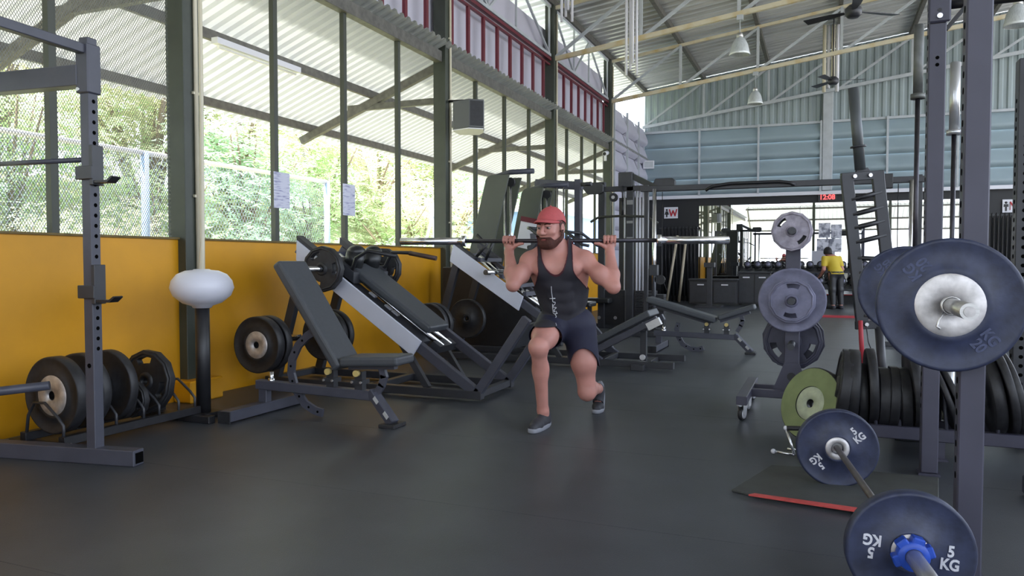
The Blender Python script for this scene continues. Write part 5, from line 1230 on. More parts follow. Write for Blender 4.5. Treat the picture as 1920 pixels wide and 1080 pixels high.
# ================================================================== people: one continuous surface from a distance field
class Field:
    def __init__(s, lo, hi, vox):
        s.lo = np.array(lo, float); s.vox = vox
        s.n = np.ceil((np.array(hi) - s.lo) / vox).astype(int) + 1
        s.val = np.full(s.n, 0.12, np.float32)
        s.ax = [s.lo[i] + vox * np.arange(s.n[i]) for i in range(3)]
    def _sub(s, lo, hi):
        sl = []
        for i in range(3):
            a = int(max(0, math.floor((lo[i] - s.lo[i]) / s.vox))); b = int(min(s.n[i], math.ceil((hi[i] - s.lo[i]) / s.vox) + 1)); sl.append(slice(a, max(a, b)))
        X, Y, Z = np.meshgrid(s.ax[0][sl[0]], s.ax[1][sl[1]], s.ax[2][sl[2]], indexing='ij', sparse=True)
        return tuple(sl), X, Y, Z
    def _mix(s, sl, d, k, sub=False):
        a = s.val[sl]
        if sub:
            h = np.clip(0.5 - 0.5 * (a + d) / k, 0, 1); s.val[sl] = (a * (1 - h) + (-d) * h + k * h * (1 - h)).astype(np.float32)
        else:
            h = np.clip(0.5 + 0.5 * (a - d) / k, 0, 1); s.val[sl] = (a * (1 - h) + d * h - k * h * (1 - h)).astype(np.float32)
    def cone(s, a, b, ra, rb, k=0.02, sub=False):
        a, b = np.array(a, float), np.array(b, float); m = max(ra, rb) + k + 0.03
        sl, X, Y, Z = s._sub(np.minimum(a, b) - m, np.maximum(a, b) + m)
        ab = b - a; L = ab @ ab + 1e-12
        t = np.clip(((X - a[0]) * ab[0] + (Y - a[1]) * ab[1] + (Z - a[2]) * ab[2]) / L, 0, 1)
        d = np.sqrt((X - a[0] - t * ab[0]) ** 2 + (Y - a[1] - t * ab[1]) ** 2 + (Z - a[2] - t * ab[2]) ** 2) - (ra + (rb - ra) * t)
        s._mix(sl, d, k, sub)
    def ell(s, c, r, M=None, k=0.03, sub=False):
        # M: rows are the ellipsoid's own axes
        c = np.array(c, float); r = np.array(r, float); M = np.eye(3) if M is None else np.array(M, float); m = r.max() + k + 0.03
        sl, X, Y, Z = s._sub(c - m, c + m); X, Y, Z = X - c[0], Y - c[1], Z - c[2]
        q = [M[i][0] * X + M[i][1] * Y + M[i][2] * Z for i in range(3)]
        k0 = np.sqrt(sum((q[i] / r[i]) ** 2 for i in range(3))); k1 = np.sqrt(sum((q[i] / r[i] ** 2) ** 2 for i in range(3)))
        s._mix(sl, k0 * (k0 - 1) / np.maximum(k1, 1e-6), k, sub)
    def surface(s, iso=0.0, lo=None, hi=None):
        # naive surface nets
        val, off = s.val, np.zeros(3, int)
        if lo is not None:
            sl, _, _, _ = s._sub(lo, hi); val = val[sl]; off = np.array([q.start for q in sl])
        v = val - iso; ins = v < 0
        n = np.array(v.shape) - 1
        cnt = np.zeros(n, np.uint8)
        for dx in (0, 1):
            for dy in (0, 1):
                for dz in (0, 1): cnt += ins[dx:dx + n[0], dy:dy + n[1], dz:dz + n[2]]
        act = np.argwhere((cnt > 0) & (cnt < 8)); idx = np.full(n, -1, np.int32); idx[tuple(act.T)] = np.arange(len(act))
        acc = np.zeros((len(act), 3)); num = np.zeros(len(act))
        cs = [(a, b, c) for a in (0, 1) for b in (0, 1) for c in (0, 1)]
        g = {c: v[act[:, 0] + c[0], act[:, 1] + c[1], act[:, 2] + c[2]] for c in cs}
        for c in cs:
            for a in range(3):
                if c[a] == 0:
                    e = list(c); e[a] = 1; e = tuple(e); p, q = g[c], g[e]; m = (p < 0) != (q < 0)
                    t = np.where(m, p / np.where(m, p - q, 1), 0)
                    w = np.array(c, float)[None].repeat(len(act), 0); w[:, a] += t
                    acc[m] += w[m]; num[m] += 1
        P = (act + off + acc / num[:, None]) * s.vox + s.lo
        F = []
        for a in range(3):
            b, c = (a + 1) % 3, (a + 2) % 3
            sl0 = [slice(1, -1)] * 3; sl0[a] = slice(0, -1); sl1 = [slice(1, -1)] * 3; sl1[a] = slice(1, None)
            A, B = ins[tuple(sl0)], ins[tuple(sl1)]
            for flip in (False, True):
                w = np.argwhere((A & ~B) if not flip else (~A & B)); base = w.copy(); base += 1; base[:, a] -= 1
                qs = []
                for ob, oc in ((-1, -1), (0, -1), (0, 0), (-1, 0)):
                    k = base.copy(); k[:, b] += ob; k[:, c] += oc; qs.append(idx[k[:, 0], k[:, 1], k[:, 2]])
                q = np.stack(qs, 1); F.append(q[:, ::-1] if flip else q)
        return P, np.concatenate(F)

def clip_mesh(P, F, f):
    # keep f > 0, cutting faces cleanly along f = 0
    P = [tuple(p) for p in P]; out = []; cut = {}
    for q in F:
        fv = [f[i] for i in q]
        if min(fv) > 0: out.append(tuple(q)); continue
        if max(fv) <= 0: continue
        poly = []
        for k in range(len(q)):
            i, j = int(q[k]), int(q[(k + 1) % len(q)]); fi, fj = f[i], f[j]
            if fi > 0: poly.append(i)
            if (fi > 0) != (fj > 0):
                key = (min(i, j), max(i, j))
                if key not in cut:
                    t = fi / (fi - fj); a, b = P[i], P[j]; P.append(tuple(a[m] + (b[m] - a[m]) * t for m in range(3))); f = np.append(f, 0.0) if False else f; cut[key] = len(P) - 1
                poly.append(cut[key])
        if len(poly) > 2: out.append(tuple(poly))
    used = sorted({i for q in out for i in q}); mp = {o: n for n, o in enumerate(used)}
    return [P[i] for i in used], [tuple(mp[i] for i in q) for q in out]
def skin_obj(name, P, F, m, parent, off=(0, 0, 0), thick=0.0, smooth=2, mapf=None):
    me = bpy.data.meshes.new(name); o = np.array(off)
    P = [tuple(np.array(p) - o) for p in P] if mapf is None else [mapf(p) for p in P]
    me.from_pydata(P, [], [tuple(int(i) for i in q) for q in F]); me.polygons.foreach_set('use_smooth', [True] * len(me.polygons)); me.materials.append(m)
    ob = bpy.data.objects.new(name, me); COL.objects.link(ob); ob.parent = parent
    if smooth:
        b = ob.modifiers.new('smooth', 'SMOOTH'); b.factor = 0.5; b.iterations = smooth
    if thick:
        b = ob.modifiers.new('solid', 'SOLIDIFY'); b.thickness = thick; b.offset = 1
    return ob
def unit(v): v = np.array(v, float); return v / np.linalg.norm(v)
def JJ(px_, py_, d_):
    w = at_d(px_, py_, d_); return np.array((w.dot(RH), w.dot(FH), w.z))
M_skin = mat('tanned_skin', srgb(194, 137, 125), 0.5, noise=0.08, nscale=9, sub=0.08)
M_tank = mat('black_jersey', srgb(40, 38, 46), 0.75, noise=0.08, nscale=30, bump=0.05, bscale=200)
M_short = mat('navy_shorts', srgb(33, 34, 56), 0.7, noise=0.08, nscale=20, bump=0.06, bscale=30)
M_beard = mat('brown_beard', srgb(78, 42, 34), 0.8, noise=0.3, nscale=90, bump=0.3, bscale=250)
M_cap = mat('coral_red_cap', srgb(190, 88, 90), 0.75, noise=0.05, nscale=60)
M_shoe = mat('charcoal_shoe', srgb(50, 50, 56), 0.65, noise=0.1, nscale=40)
M_sole = mat('grey_sole', srgb(140, 142, 150), 0.6)

PO = np.array((0.35, 5.05, 0.0))
pw = RH * PO[0] + FH * PO[1]
man = thing('person', 'bearded man in a red cap and black tank top, lunging under a barbell', 'person', (pw.x, pw.y, 0), rz=YAW)
BY = R(11)                                             # the body turns a little to his right
ex = np.array((math.cos(BY), -math.sin(BY), 0)); ef = np.array((-math.sin(BY), -math.cos(BY), 0)); ez = np.array((0, 0, 1.0))
BMx = np.array((ex, ef, ez))
neck = np.array((0.290, 4.985, 1.15)); pel = np.array((0.362, 5.075, 0.69))
def axis_pt(h): t = (1.15 - h) / 0.46; return neck + (pel - neck) * t
def B(x, y, h): p = axis_pt(h); return np.array((p[0], p[1], h)) + ex * x + ef * y
Fd = Field((-0.16, 4.50, -0.01), (0.84, 5.72, 1.49), 0.005)
# trunk
Fd.ell(B(0, 0.0, 1.02), (0.165, 0.112, 0.16), BMx, 0.04)
Fd.ell(B(0, -0.005, 1.09), (0.185, 0.085, 0.075), BMx, 0.04)
Fd.ell(B(0, 0.0, 0.85), (0.138, 0.100, 0.19), BMx, 0.05)
Fd.ell(B(0, -0.01, 0.68), (0.155, 0.118, 0.11), BMx, 0.05)
for s in (-1, 1):
    Fd.ell(B(0.078 * s, 0.078, 1.045), (0.088, 0.045, 0.062), BMx, 0.03)
    Fd.cone(B(0.145 * s, -0.03, 1.03), B(0.105 * s, -0.01, 0.84), 0.06, 0.045, 0.04)
    Fd.cone(B(0.02 * s, -0.03, 1.21), B(0.155 * s, -0.02, 1.115), 0.045, 0.05, 0.04)
    for k in range(3): Fd.ell(B(0.036 * s, 0.095, 0.93 - 0.07 * k), (0.036, 0.016, 0.032), BMx, 0.02)
Fd.cone(B(0, -0.012, 1.12), np.array((0.262, 4.955, 1.26)), 0.064, 0.060, 0.03)
# the bar: used for the hands, built further down
bc = np.array((0.318, 5.062, 1.228)); be = np.array((0.988, -0.153, 0.0)); bu = np.array((-0.153, -0.988, 0.0))
SH = {-1: np.array((0.118, 5.03, 1.088)), 1: np.array((0.478, 4.96, 1.098))}
EL = {-1: JJ(962, 534, 4.87), 1: JJ(1150, 538, 4.85)}
HS = {-1: bc + be * -0.343, 1: bc + be * 0.335}
for s in (-1, 1):
    sh, el, hd = SH[s], EL[s], HS[s]; wr = hd + bu * -0.004 + ez * -0.078
    Fd.ell(sh + ez * 0.0, (0.066, 0.062, 0.066), None, 0.03)
    Fd.cone(sh, el, 0.054, 0.044, 0.03)
    mid = sh * 0.45 + el * 0.55; fwd = ef * 0.016
    Fd.ell(mid + fwd + ez * 0.006, (0.052, 0.05, 0.058), None, 0.03)             # biceps
    Fd.ell(sh * 0.5 + el * 0.5 - ef * 0.018 - ez * 0.014, (0.05, 0.046, 0.058), None, 0.03)   # triceps
    Fd.cone(el, el + (wr - el) * 0.35, 0.042, 0.049, 0.02)
    Fd.cone(el + (wr - el) * 0.35, wr, 0.047, 0.030, 0.02)
    # palm behind and below the bar, four fingers over the top, thumb pointing inwards beneath
    L_ = lambda x, y, z: hd + be * (-s * x) + bu * y + ez * z               # x runs towards the head
    Fd.cone(wr, L_(0, -0.024, -0.012), 0.031, 0.03, 0.015)
    for i, x in enumerate((0.034, 0.0115, -0.0115, -0.033)):
        ln = (0.94, 1.0, 0.95, 0.8)[i]
        pts = [L_(x * 0.8, -0.024, -0.03), L_(x, -0.027, 0.012), L_(x, -0.010, 0.027), L_(x, 0.013, 0.022), L_(x, 0.025, 0.002), L_(x, 0.019, -0.004 - 0.012 * ln)]
        rs = (0.014, 0.0115, 0.0105, 0.010, 0.0095, 0.008)
        for j in range(5): Fd.cone(pts[j], pts[j + 1], rs[j], rs[j + 1], 0.004 if j > 1 else 0.008)
    th = [L_(0.012, -0.01, -0.055), L_(0.04, 0.004, -0.034), L_(0.070, 0.014, -0.022), L_(0.098, 0.016, -0.019)]
    for j, r_ in enumerate(((0.02, 0.014), (0.014, 0.0115), (0.0115, 0.009))): Fd.cone(th[j], th[j + 1], r_[0], r_[1], 0.006)
# legs
hipR, kneR, ankR = JJ(1035, 612, 5.10), JJ(1010, 650, 4.72), JJ(1018, 769, 4.90)
hipL, kneL = JJ(1087, 613, 5.06), JJ(1101, 733, 5.10)
FR_heel, FR_dir = np.array((0.236, 4.985, 0.0)), unit((-0.42, -0.91, 0))
FL_ball, FL_dir = np.array((0.625, 5.44, 0.0)), unit((-0.30, -0.95, 0)); FL_pitch = R(64)
def bend(y, z, ph, yb=0.185, zb=0.012):
    if ph == 0 or y >= yb: return y, z
    a, b_ = y - yb, z - zb
    w = min(1.0, (yb - y) / 0.05); p_ = ph * w
    return yb + a * math.cos(p_) + b_ * math.sin(p_), zb - a * math.sin(p_) + b_ * math.cos(p_)
def foot_pt(x, y, z, left):
    ph = FL_pitch if left else 0; y2, z2 = bend(y, z, ph)
    o = (FL_ball - FL_dir * 0.185) if left else FR_heel; d_ = FL_dir if left else FR_dir
    lat = np.array((-d_[1], d_[0], 0))
    return o + d_ * y2 + lat * x + ez * z2
ankL = foot_pt(0, 0.055, 0.115, True)
for hip, kn, an, lf in ((hipR, kneR, ankR, False), (hipL, kneL, ankL, True)):
    Fd.cone(hip, kn, 0.090, 0.060, 0.04)
    Fd.ell(hip * 0.45 + kn * 0.55 + (ez * 0.012 if not lf else ef * 0.015), (0.082, 0.082, 0.082), None, 0.05)
    fr = ef * 0.018 if not lf else (ef * 0.012 - ez * 0.01)
    Fd.ell(kn + fr, (0.052, 0.05, 0.054), None, 0.025)
    Fd.cone(kn, an, 0.053, 0.036, 0.03)
    bk = (-ef * 0.03) if not lf else ez * 0.02
    Fd.ell(kn * 0.66 + an * 0.34 + bk, (0.05, 0.05, 0.075) if not lf else (0.055, 0.075, 0.05), None, 0.04)
    Fd.cone(an, foot_pt(0, 0.05, 0.06, lf), 0.036, 0.038, 0.02)
    Fd.cone(foot_pt(0, 0.06, 0.055, lf), foot_pt(0, 0.17, 0.04, lf), 0.036, 0.028, 0.02)
# head: x his left, y where he faces, z up
hc = np.array((0.252, 4.925, 1.305)); al = R(32); pt = R(6)
hf = np.array((-math.sin(al) * math.cos(pt), -math.cos(al) * math.cos(pt), -math.sin(pt))); hx = np.array((math.cos(al), -math.sin(al), 0)); hz = np.cross(hf, hx)
HM = np.array((hx, hf, hz)); HS_ = 1.06
H = lambda x, y, z: hc + (hx * x + hf * y + hz * z) * HS_
sc_ = lambda *r: tuple(q * HS_ for q in r)
def jaw(fd, g, k):
    fd.ell(H(0, 0.022, -0.045), sc_(0.061 + g, 0.066 + g, 0.072 + g), HM, k)
    fd.ell(H(0, 0.062, -0.088), sc_(0.030 + g, 0.026 + g, 0.026 + g), HM, k)
    for s in (-1, 1): fd.cone(H(0.055 * s, -0.01, -0.045), H(0.022 * s, 0.065, -0.09), (0.016 + g) * HS_, (0.018 + g) * HS_, k)
Fd.ell(H(0, -0.012, 0.03), sc_(0.075, 0.094, 0.09), HM, 0.02)
jaw(Fd, 0, 0.02)
Fd.ell(H(0, 0.055, 0.0), sc_(0.060, 0.034, 0.05), HM, 0.02)
for s in (-1, 1):
    Fd.ell(H(0.031 * s, 0.090, 0.010), sc_(0.016, 0.012, 0.010), HM, 0.012, sub=True)
    Fd.cone(H(0.018 * s, 0.092, 0.0185), H(0.046 * s, 0.082, 0.017), 0.0055, 0.005, 0.004)
    Fd.ell(H(0.040 * s, 0.066, -0.022), sc_(0.022, 0.018, 0.016), HM, 0.015)
    Fd.cone(H(0.014 * s, 0.090, 0.029), H(0.046 * s, 0.076, 0.028), 0.008, 0.007, 0.01)
    Fd.ell(H(0.077 * s, -0.012, -0.004), sc_(0.010, 0.020, 0.032), HM, 0.006)
    Fd.ell(H(0.084 * s, -0.008, 0.0), sc_(0.006, 0.010, 0.018), HM, 0.004, sub=True)
Fd.cone(H(0, 0.092, 0.018), H(0, 0.116, -0.022), 0.010, 0.0145, 0.007)
for s in (-1, 1): Fd.ell(H(0.013 * s, 0.104, -0.027), sc_(0.010, 0.012, 0.009), HM, 0.006)
P_, F_ = Fd.surface()
body = skin_obj('body', P_, F_, M_skin, man, PO, smooth=2)
for s in (-1, 1):
    e = H(0.031 * s, 0.079, 0.009) - PO
    m = MB(); m.ball((0, 0, 0), 0.012); o = bpy.data.objects.new('eye', m.mesh('eye', mat('eye_white', srgb(168, 146, 140), 0.35))); COL.objects.link(o); o.parent = man; o.location = e  # eyeball colour darkened: the shade over the eyes is in it
    m = MB(); q = (hf * 0.0095 - hz * 0.002 - hx * 0.002) ; m.ball(q, (0.0065, 0.0065, 0.0065)); o2 = bpy.data.objects.new('iris', m.mesh('iris', mat('dark_iris', srgb(44, 30, 26), 0.3))); COL.objects.link(o2); o2.parent = o
    m = MB(); m.tube([tuple(H(0.013 * s, 0.099, 0.028) - PO), tuple(H(0.030 * s, 0.096, 0.034) - PO), tuple(H(0.047 * s, 0.083, 0.029) - PO)], [0.004, 0.005, 0.003], 6)
    o = bpy.data.objects.new('eyebrow', m.mesh('eyebrow', M_beard)); COL.objects.link(o); o.parent = man
# beard
Bf = Field(hc - 0.17, hc + 0.15, 0.004)
jaw(Bf, 0.009, 0.02)
for s in (-1, 1):
    Bf.cone(H(0, 0.098, -0.042), H(0.034 * s, 0.082, -0.054), 0.011, 0.010, 0.01)
    Bf.cone(H(0.071 * s, -0.004, -0.01), H(0.060 * s, 0.012, -0.06), 0.014, 0.020, 0.02)
P_, F_ = Bf.surface(); loc = np.array([HM @ (p - hc) for p in np.array(P_)]) / HS_
cheek = -0.040 - 0.028 * np.clip((loc[:, 1] - 0.005) / 0.05, 0, 1) + 0.020 * np.clip((loc[:, 1] - 0.065) / 0.02, 0, 1)
fk = np.minimum(cheek + np.where(loc[:, 1] < 0.015, 0.03, 0) - loc[:, 2], loc[:, 1] + 0.026)
mouth = 1.0 - ((loc[:, 0] / 0.022) ** 2 + ((loc[:, 2] + 0.064) / 0.0065) ** 2)
fk = np.where(loc[:, 1] > 0.06, np.minimum(fk, -mouth * 0.01), fk)
skin_obj('beard', *clip_mesh(P_, F_, fk), M_beard, man, PO, thick=0.002, smooth=1)
m = MB(); m.ball((0, 0, 0), (0.020, 0.008, 0.006), Matrix(((hx[0], hf[0], hz[0]), (hx[1], hf[1], hz[1]), (hx[2], hf[2], hz[2])))); o = bpy.data.objects.new('lips', m.mesh('lips', mat('lip', srgb(160, 88, 84), 0.5))); COL.objects.link(o); o.parent = man; o.location = H(0, 0.094, -0.064) - PO
# hair at the sides, cap with brim
Cf = Field(hc - 0.2, hc + 0.22, 0.004)
Cf.ell(H(0, -0.012, 0.034), sc_(0.082, 0.101, 0.097), HM, 0.01)
P_, F_ = Cf.surface(); loc = np.array([HM @ (p - hc) for p in np.array(P_)]) / HS_
skin_obj('cap_crown', *clip_mesh(P_, F_, loc[:, 2] - 0.048 + 0.04 * np.clip(-loc[:, 1] / 0.1, 0, 1)), M_cap, man, PO, thick=0.003, smooth=2)
Cf.val[:] = 0.12; Cf.ell(H(0, -0.014, 0.028), sc_(0.079, 0.097, 0.092), HM, 0.01)
P_, F_ = Cf.surface(); loc = np.array([HM @ (p - hc) for p in np.array(P_)]) / HS_
skin_obj('hair', *clip_mesh(P_, F_, np.minimum(np.minimum(0.045 - loc[:, 2], loc[:, 2] + 0.03), 0.022 - loc[:, 1] - 0.35 * np.abs(loc[:, 2] - 0.03))), mat('short_brown_hair', srgb(70, 44, 38), 0.8, noise=0.3, nscale=120), man, PO, smooth=1)
vs = []; nb = 14
for j, (rr_, dz_) in enumerate(((0.0, 0.0), (0.5, 0.004), (1.0, -0.002))):
    for i in range(nb + 1):
        a = PI * i / nb; x = 0.080 * math.cos(a); y0 = 0.085 * math.sin(a) * 0.95 - 0.004
        y = y0 + rr_ * (0.078 * math.sin(a) ** 0.7); x2 = x * (1 - 0.10 * rr_); z = 0.058 - 0.24 * (x2 ** 2) / 0.08 - rr_ * 0.010 + dz_
        vs.append(tuple(H(x2, y, z) - PO))
fs = [(j * (nb + 1) + i, j * (nb + 1) + i + 1, (j + 1) * (nb + 1) + i + 1, (j + 1) * (nb + 1) + i) for j in range(2) for i in range(nb)]
skin_obj('cap_brim', vs, fs, M_cap, man, (0, 0, 0), thick=0.004, smooth=0)
m = MB(); m.ball((0, 0, 0), 0.008); o = bpy.data.objects.new('cap_button', m.mesh('cap_button', M_cap)); COL.objects.link(o); o.parent = man; o.location = H(0, -0.012, 0.132) - PO

# tank top: the body's own surface a few millimetres out, cut along neck, arm holes and hem
P_, F_ = Fd.surface(0.011, (-0.05, 4.75, 0.66), (0.66, 5.3, 1.26)); P_ = np.array(P_)
def torso_xy(P_):
    t = (1.15 - P_[:, 2]) / 0.46; c = neck[None] + (pel - neck)[None] * t[:, None]; r = P_ - c
    return r @ ex, r @ ef
sx, sy = torso_xy(P_); hh = P_[:, 2]
nk = np.sqrt(((sx + 0.004) / 0.088) ** 2 + (np.minimum(hh - 1.19, 0) / 0.185) ** 2) - 1.0
arm = 0.116 + 0.115 * np.clip((1.03 - hh) / 0.19, 0, 1) ** 1.3
ar = np.where(hh < 0.845, 1.0, (arm - np.abs(sx)) * 8)
front = np.where(sy > -0.02, nk, np.maximum(nk, 1.14 - hh))
ft = np.minimum(np.minimum(front * 0.09, ar / 8), hh - 0.668)
tank = skin_obj('tank_top', *clip_mesh(P_, F_, ft), M_tank, man, PO, thick=0.003, smooth=12)
edge = np.minimum(ft, 0.0075 - np.minimum(front * 0.09, ar / 8))
P2, F2 = clip_mesh(P_, F_, edge)
skin_obj('tank_piping', P2, F2, mat('maroon_piping', srgb(74, 22, 34), 0.7), tank, PO, thick=0.0045, smooth=8)
# shorts
Sf = Field((0.05, 4.55, 0.30), (0.72, 5.36, 0.84), 0.006)
Sf.ell(B(0, -0.01, 0.69), (0.170, 0.134, 0.12), BMx, 0.03)
Sf.cone(hipR + ez * 0.0, hipR + (kneR - hipR) * 0.95, 0.106, 0.100, 0.05)
Sf.cone(hipL, hipL + (kneL - hipL) * 0.9, 0.106, 0.097, 0.05)
P_, F_ = Sf.surface(); P_ = np.array(P_)
nR, nL = unit(kneR - hipR), unit(kneL - hipL)
mR = unit(nR + np.array((0.25, 0, -0.45))); 
tR = 0.185 - (P_ - hipR) @ mR; tL = 0.245 - (P_ - hipL) @ unit(nL + np.array((-0.30, 0, 0)))
sideR = (P_ - hipR) @ nR * 1.0 - (P_ - hipL) @ nL
onR = ((P_ - hipR) @ nR > 0.02) & (np.linalg.norm(np.cross(P_ - hipR, nR), axis=1) < np.linalg.norm(np.cross(P_ - hipL, nL), axis=1))
fS = np.where(onR, np.minimum(tR, tL + 0.1), tL)
fS = np.minimum(np.minimum(tR, tL), 0.765 - P_[:, 2])
shorts = skin_obj('shorts', *clip_mesh(P_, F_, fS), M_short, man, PO, thick=0.004, smooth=3)
lg = JJ(1112, 673, 4.93)
# shoes
def shoe(left):
    S = Field((-0.09, -0.06, -0.03), (0.09, 0.34, 0.2), 0.004)
    S.cone((0, 0.045, 0.048), (0, 0.19, 0.036), 0.043, 0.038, 0.02); S.cone((0, 0.19, 0.036), (0, 0.245, 0.028), 0.040, 0.030, 0.02); S.ell((0, 0.055, 0.085), (0.041, 0.052, 0.042), None, 0.02)
    S.cone((0, 0.10, 0.075), (0, 0.18, 0.052), 0.026, 0.022, 0.02)
    P_, F_ = S.surface(); P_ = np.array(P_); P2, F2 = clip_mesh(P_, F_, np.minimum(P_[:, 2] - 0.014, 0.108 - P_[:, 2] + 0.1 * np.maximum(0, 0.04 - P_[:, 1])))
    mp = lambda p: tuple(foot_pt(p[0], p[1], p[2], left) - PO)
    o = skin_obj('shoe', P2, F2, M_shoe, man, mapf=mp, smooth=1, thick=0.003)
    out = []
    for i in range(28):
        a = 2 * PI * i / 28; y = 0.125 + 0.158 * math.sin(a); x = (0.043 + 0.006 * math.sin(a)) * math.copysign(abs(math.cos(a)) ** 0.75, math.cos(a)); out.append((x, y))
    m = MB(); vs = []
    for z, k in ((0.0, 0.94), (0.006, 1.0), (0.026, 1.0), (0.03, 0.95)): vs += [mp((x * k, 0.125 + (y - 0.125) * k, z)) for x, y in out]
    n = len(out); fs = [(r_ * n + i, r_ * n + (i + 1) % n, (r_ + 1) * n + (i + 1) % n, (r_ + 1) * n + i) for r_ in range(3) for i in range(n)] 
    # close the bottom and top with strips so that the bend stays smooth
    for r_ in (0, 3):
        for i in range(n // 2 - 1):
            a, b_, c, d_ = [(7 + q) % n for q in (i, i + 1, n - i - 1, n - i)]
            fs.append((r_ * n + a, r_ * n + b_, r_ * n + c, r_ * n + d_) if i else (r_ * n + a, r_ * n + b_, r_ * n + c))
    m.add(vs, fs, True)
    s_ = bpy.data.objects.new('sole', m.mesh('sole', M_sole)); COL.objects.link(s_); s_.parent = o
    m = MB()
    for k in range(4): 
        y = 0.105 + 0.022 * k; zt = 0.106 - 0.0075 * k * 1.35
        m.tube([mp((-0.018, y, zt - 0.006)), mp((0, y + 0.004, zt)), mp((0.018, y, zt - 0.006))], 0.003, 5)
    l = bpy.data.objects.new('laces', m.mesh('laces', M_black)); COL.objects.link(l); l.parent = o; l['kind'] = 'stuff'
shoe(False); shoe(True)
# white script down the chest, laid onto the shirt
bpy.context.view_layer.update()
dg = bpy.context.evaluated_depsgraph_get()
def onto(ob, px_, py_, off=0.002):
    ev = ob.evaluated_get(dg); inv = ob.matrix_world.inverted(); o = inv @ CM.translation; d_ = (inv.to_3x3() @ ray(px_, py_)).normalized()
    ok, hit, nr, _ = ev.ray_cast(o, d_); return (hit - d_ * off) if ok else None
def script(strokes):
    m = MB()
    for st, r_ in strokes:
        # smooth the stroke with short steps
        pts = [onto(tank, x, y) for x, y in st]; pts = [p for p in pts if p is not None]
        if len(pts) > 1: m.tube(pts, r_, 5)
    o = bpy.data.objects.new('shirt_lettering', m.mesh('shirt_lettering', M_letter)); COL.objects.link(o); o.parent = tank; o['kind'] = 'stuff'
def cr(pts, n=4):
    out = []
    for i in range(len(pts) - 1):
        p0, p1, p2, p3 = pts[max(i - 1, 0)], pts[i], pts[i + 1], pts[min(i + 2, len(pts) - 1)]
        for k in range(n):
            t = k / n; out.append(tuple(0.5 * (2 * p1[j] + (p2[j] - p0[j]) * t + (2 * p0[j] - 5 * p1[j] + 4 * p2[j] - p3[j]) * t * t + (3 * p1[j] - p0[j] - 3 * p2[j] + p3[j]) * t ** 3) for j in (0, 1)))
    return out + [pts[-1]]
script([(cr([(1033.6, 537), (1034.2, 548), (1036, 560), (1036.6, 566), (1041, 567), (1040, 571), (1037, 573), (1038, 576), (1043, 577), (1039, 581), (1040.5, 585), (1037.5, 583)]), 0.0024),
        ([(1030.5, 560), (1041, 559.5)], 0.0026), (cr([(1036, 570), (1036.5, 580), (1038, 588), (1045, 587), (1040, 590)]), 0.0022), ([(1042, 583), (1045, 588.5)], 0.002),
        (cr([(1040, 588), (1043, 594), (1039, 597), (1041, 601), (1042, 606), (1044.5, 614)]), 0.0022)])
# small white badge on the shorts
p = onto(shorts, 1110, 673, 0.001)
if p is not None:
    m = MB(); m.ball(p, (0.006, 0.006, 0.011)); o = bpy.data.objects.new('shorts_badge', m.mesh('shorts_badge', M_letter)); COL.objects.link(o); o.parent = shorts

# barbell across his shoulders
def toW(q): return RH * q[0] + FH * q[1] + Vector((0, 0, q[2]))
t = thing('barbell', 'empty barbell carried across the shoulders of the lunging man', 'barbell', toW(bc), 'olympic barbells')
olympic_bar(t, toW(bc - be * 1.10), toW(bc + be * 1.10), M_darkbar, M_chrome, sl=0.43)

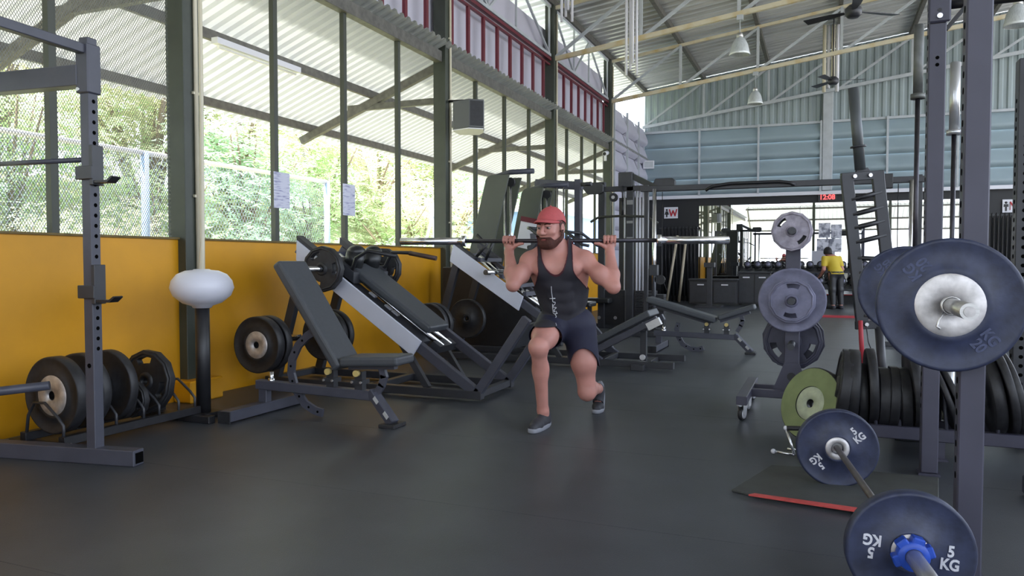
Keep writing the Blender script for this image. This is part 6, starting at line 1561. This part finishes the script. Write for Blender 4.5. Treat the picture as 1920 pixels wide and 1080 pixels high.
# person in a yellow top far back, seen from behind, bending forward a little
c2 = at_z(1566, 579, 0.0)
p2 = thing('person', 'stooping person in a yellow top and black trousers far back by the posters', 'person', c2, rz=YAW + R(12))
F2d = Field((-0.42, -0.42, -0.02), (0.42, 0.62, 1.5), 0.012)
for s in (-1, 1):
    F2d.cone((0.09 * s, 0.0, 0.78), (0.10 * s, -0.03, 0.44), 0.085, 0.058, 0.03); F2d.cone((0.10 * s, -0.03, 0.44), (0.10 * s, -0.07, 0.08), 0.058, 0.04, 0.03); F2d.cone((0.10 * s, -0.08, 0.04), (0.11 * s, 0.11, 0.03), 0.038, 0.03, 0.02)
    F2d.cone((0.185 * s, 0.16, 1.16), (0.24 * s, 0.10, 0.90), 0.05, 0.042, 0.03); F2d.cone((0.24 * s, 0.10, 0.90), (0.2 * s, 0.28, 0.76), 0.04, 0.028, 0.02)
    F2d.cone((0.2 * s, 0.28, 0.76), (0.19 * s, 0.35, 0.72), 0.03, 0.022, 0.02)
    for i in range(4): F2d.cone((0.19 * s, 0.35, 0.72), (0.19 * s - 0.03 + 0.02 * i, 0.40 + 0.01 * (i % 2), 0.69), 0.014, 0.010, 0.006)
    F2d.cone((0.17 * s, 0.31, 0.74), (0.14 * s, 0.36, 0.73), 0.014, 0.010, 0.006)
F2d.ell((0, 0.0, 0.82), (0.155, 0.12, 0.12), None, 0.04); F2d.cone((0, 0.03, 0.86), (0, 0.15, 1.12), 0.12, 0.13, 0.06); F2d.ell((0, 0.16, 1.14), (0.19, 0.10, 0.09), None, 0.05)
F2d.cone((0, 0.18, 1.18), (0, 0.26, 1.26), 0.055, 0.05, 0.03); F2d.ell((0, 0.31, 1.31), (0.075, 0.10, 0.105), None, 0.02); F2d.cone((0, 0.40, 1.31), (0, 0.425, 1.27), 0.012, 0.014, 0.01)
for s in (-1, 1): F2d.ell((0.078 * s, 0.31, 1.31), (0.012, 0.02, 0.03), None, 0.006)
skin_obj('body', *F2d.surface(), M_skin, p2, smooth=1)
P_, F_ = F2d.surface(0.012); P_ = np.array(P_); off_arm = np.abs(P_[:, 0]) - 0.28
skin_obj('yellow_top', *clip_mesh(P_, F_, np.minimum(np.minimum(P_[:, 2] - 0.80, 1.21 - P_[:, 2]), np.where(np.abs(P_[:, 0]) > 0.165, P_[:, 2] - 0.98, 1))), mat('yellow_cotton', srgb(214, 186, 60), 0.7), p2, thick=0.006, smooth=2)
skin_obj('black_trousers', *clip_mesh(P_, F_, np.minimum(np.minimum(0.86 - P_[:, 2], P_[:, 2] - 0.10), np.where(np.abs(P_[:, 0]) > 0.18, -1, 1))), M_black, p2, thick=0.006, smooth=2)
skin_obj('shoes', *clip_mesh(P_, F_, 0.08 - P_[:, 2]), M_shoe, p2, thick=0.004, smooth=1)
P_, F_ = F2d.surface(0.008); P_ = np.array(P_); skin_obj('dark_hair', *clip_mesh(P_, F_, np.minimum(P_[:, 2] - 1.26, np.where(P_[:, 1] > 0.36, P_[:, 2] - 1.36, 1))), mat('black_hair', (0.012, 0.01, 0.01), 0.6), p2, thick=0.006, smooth=1)
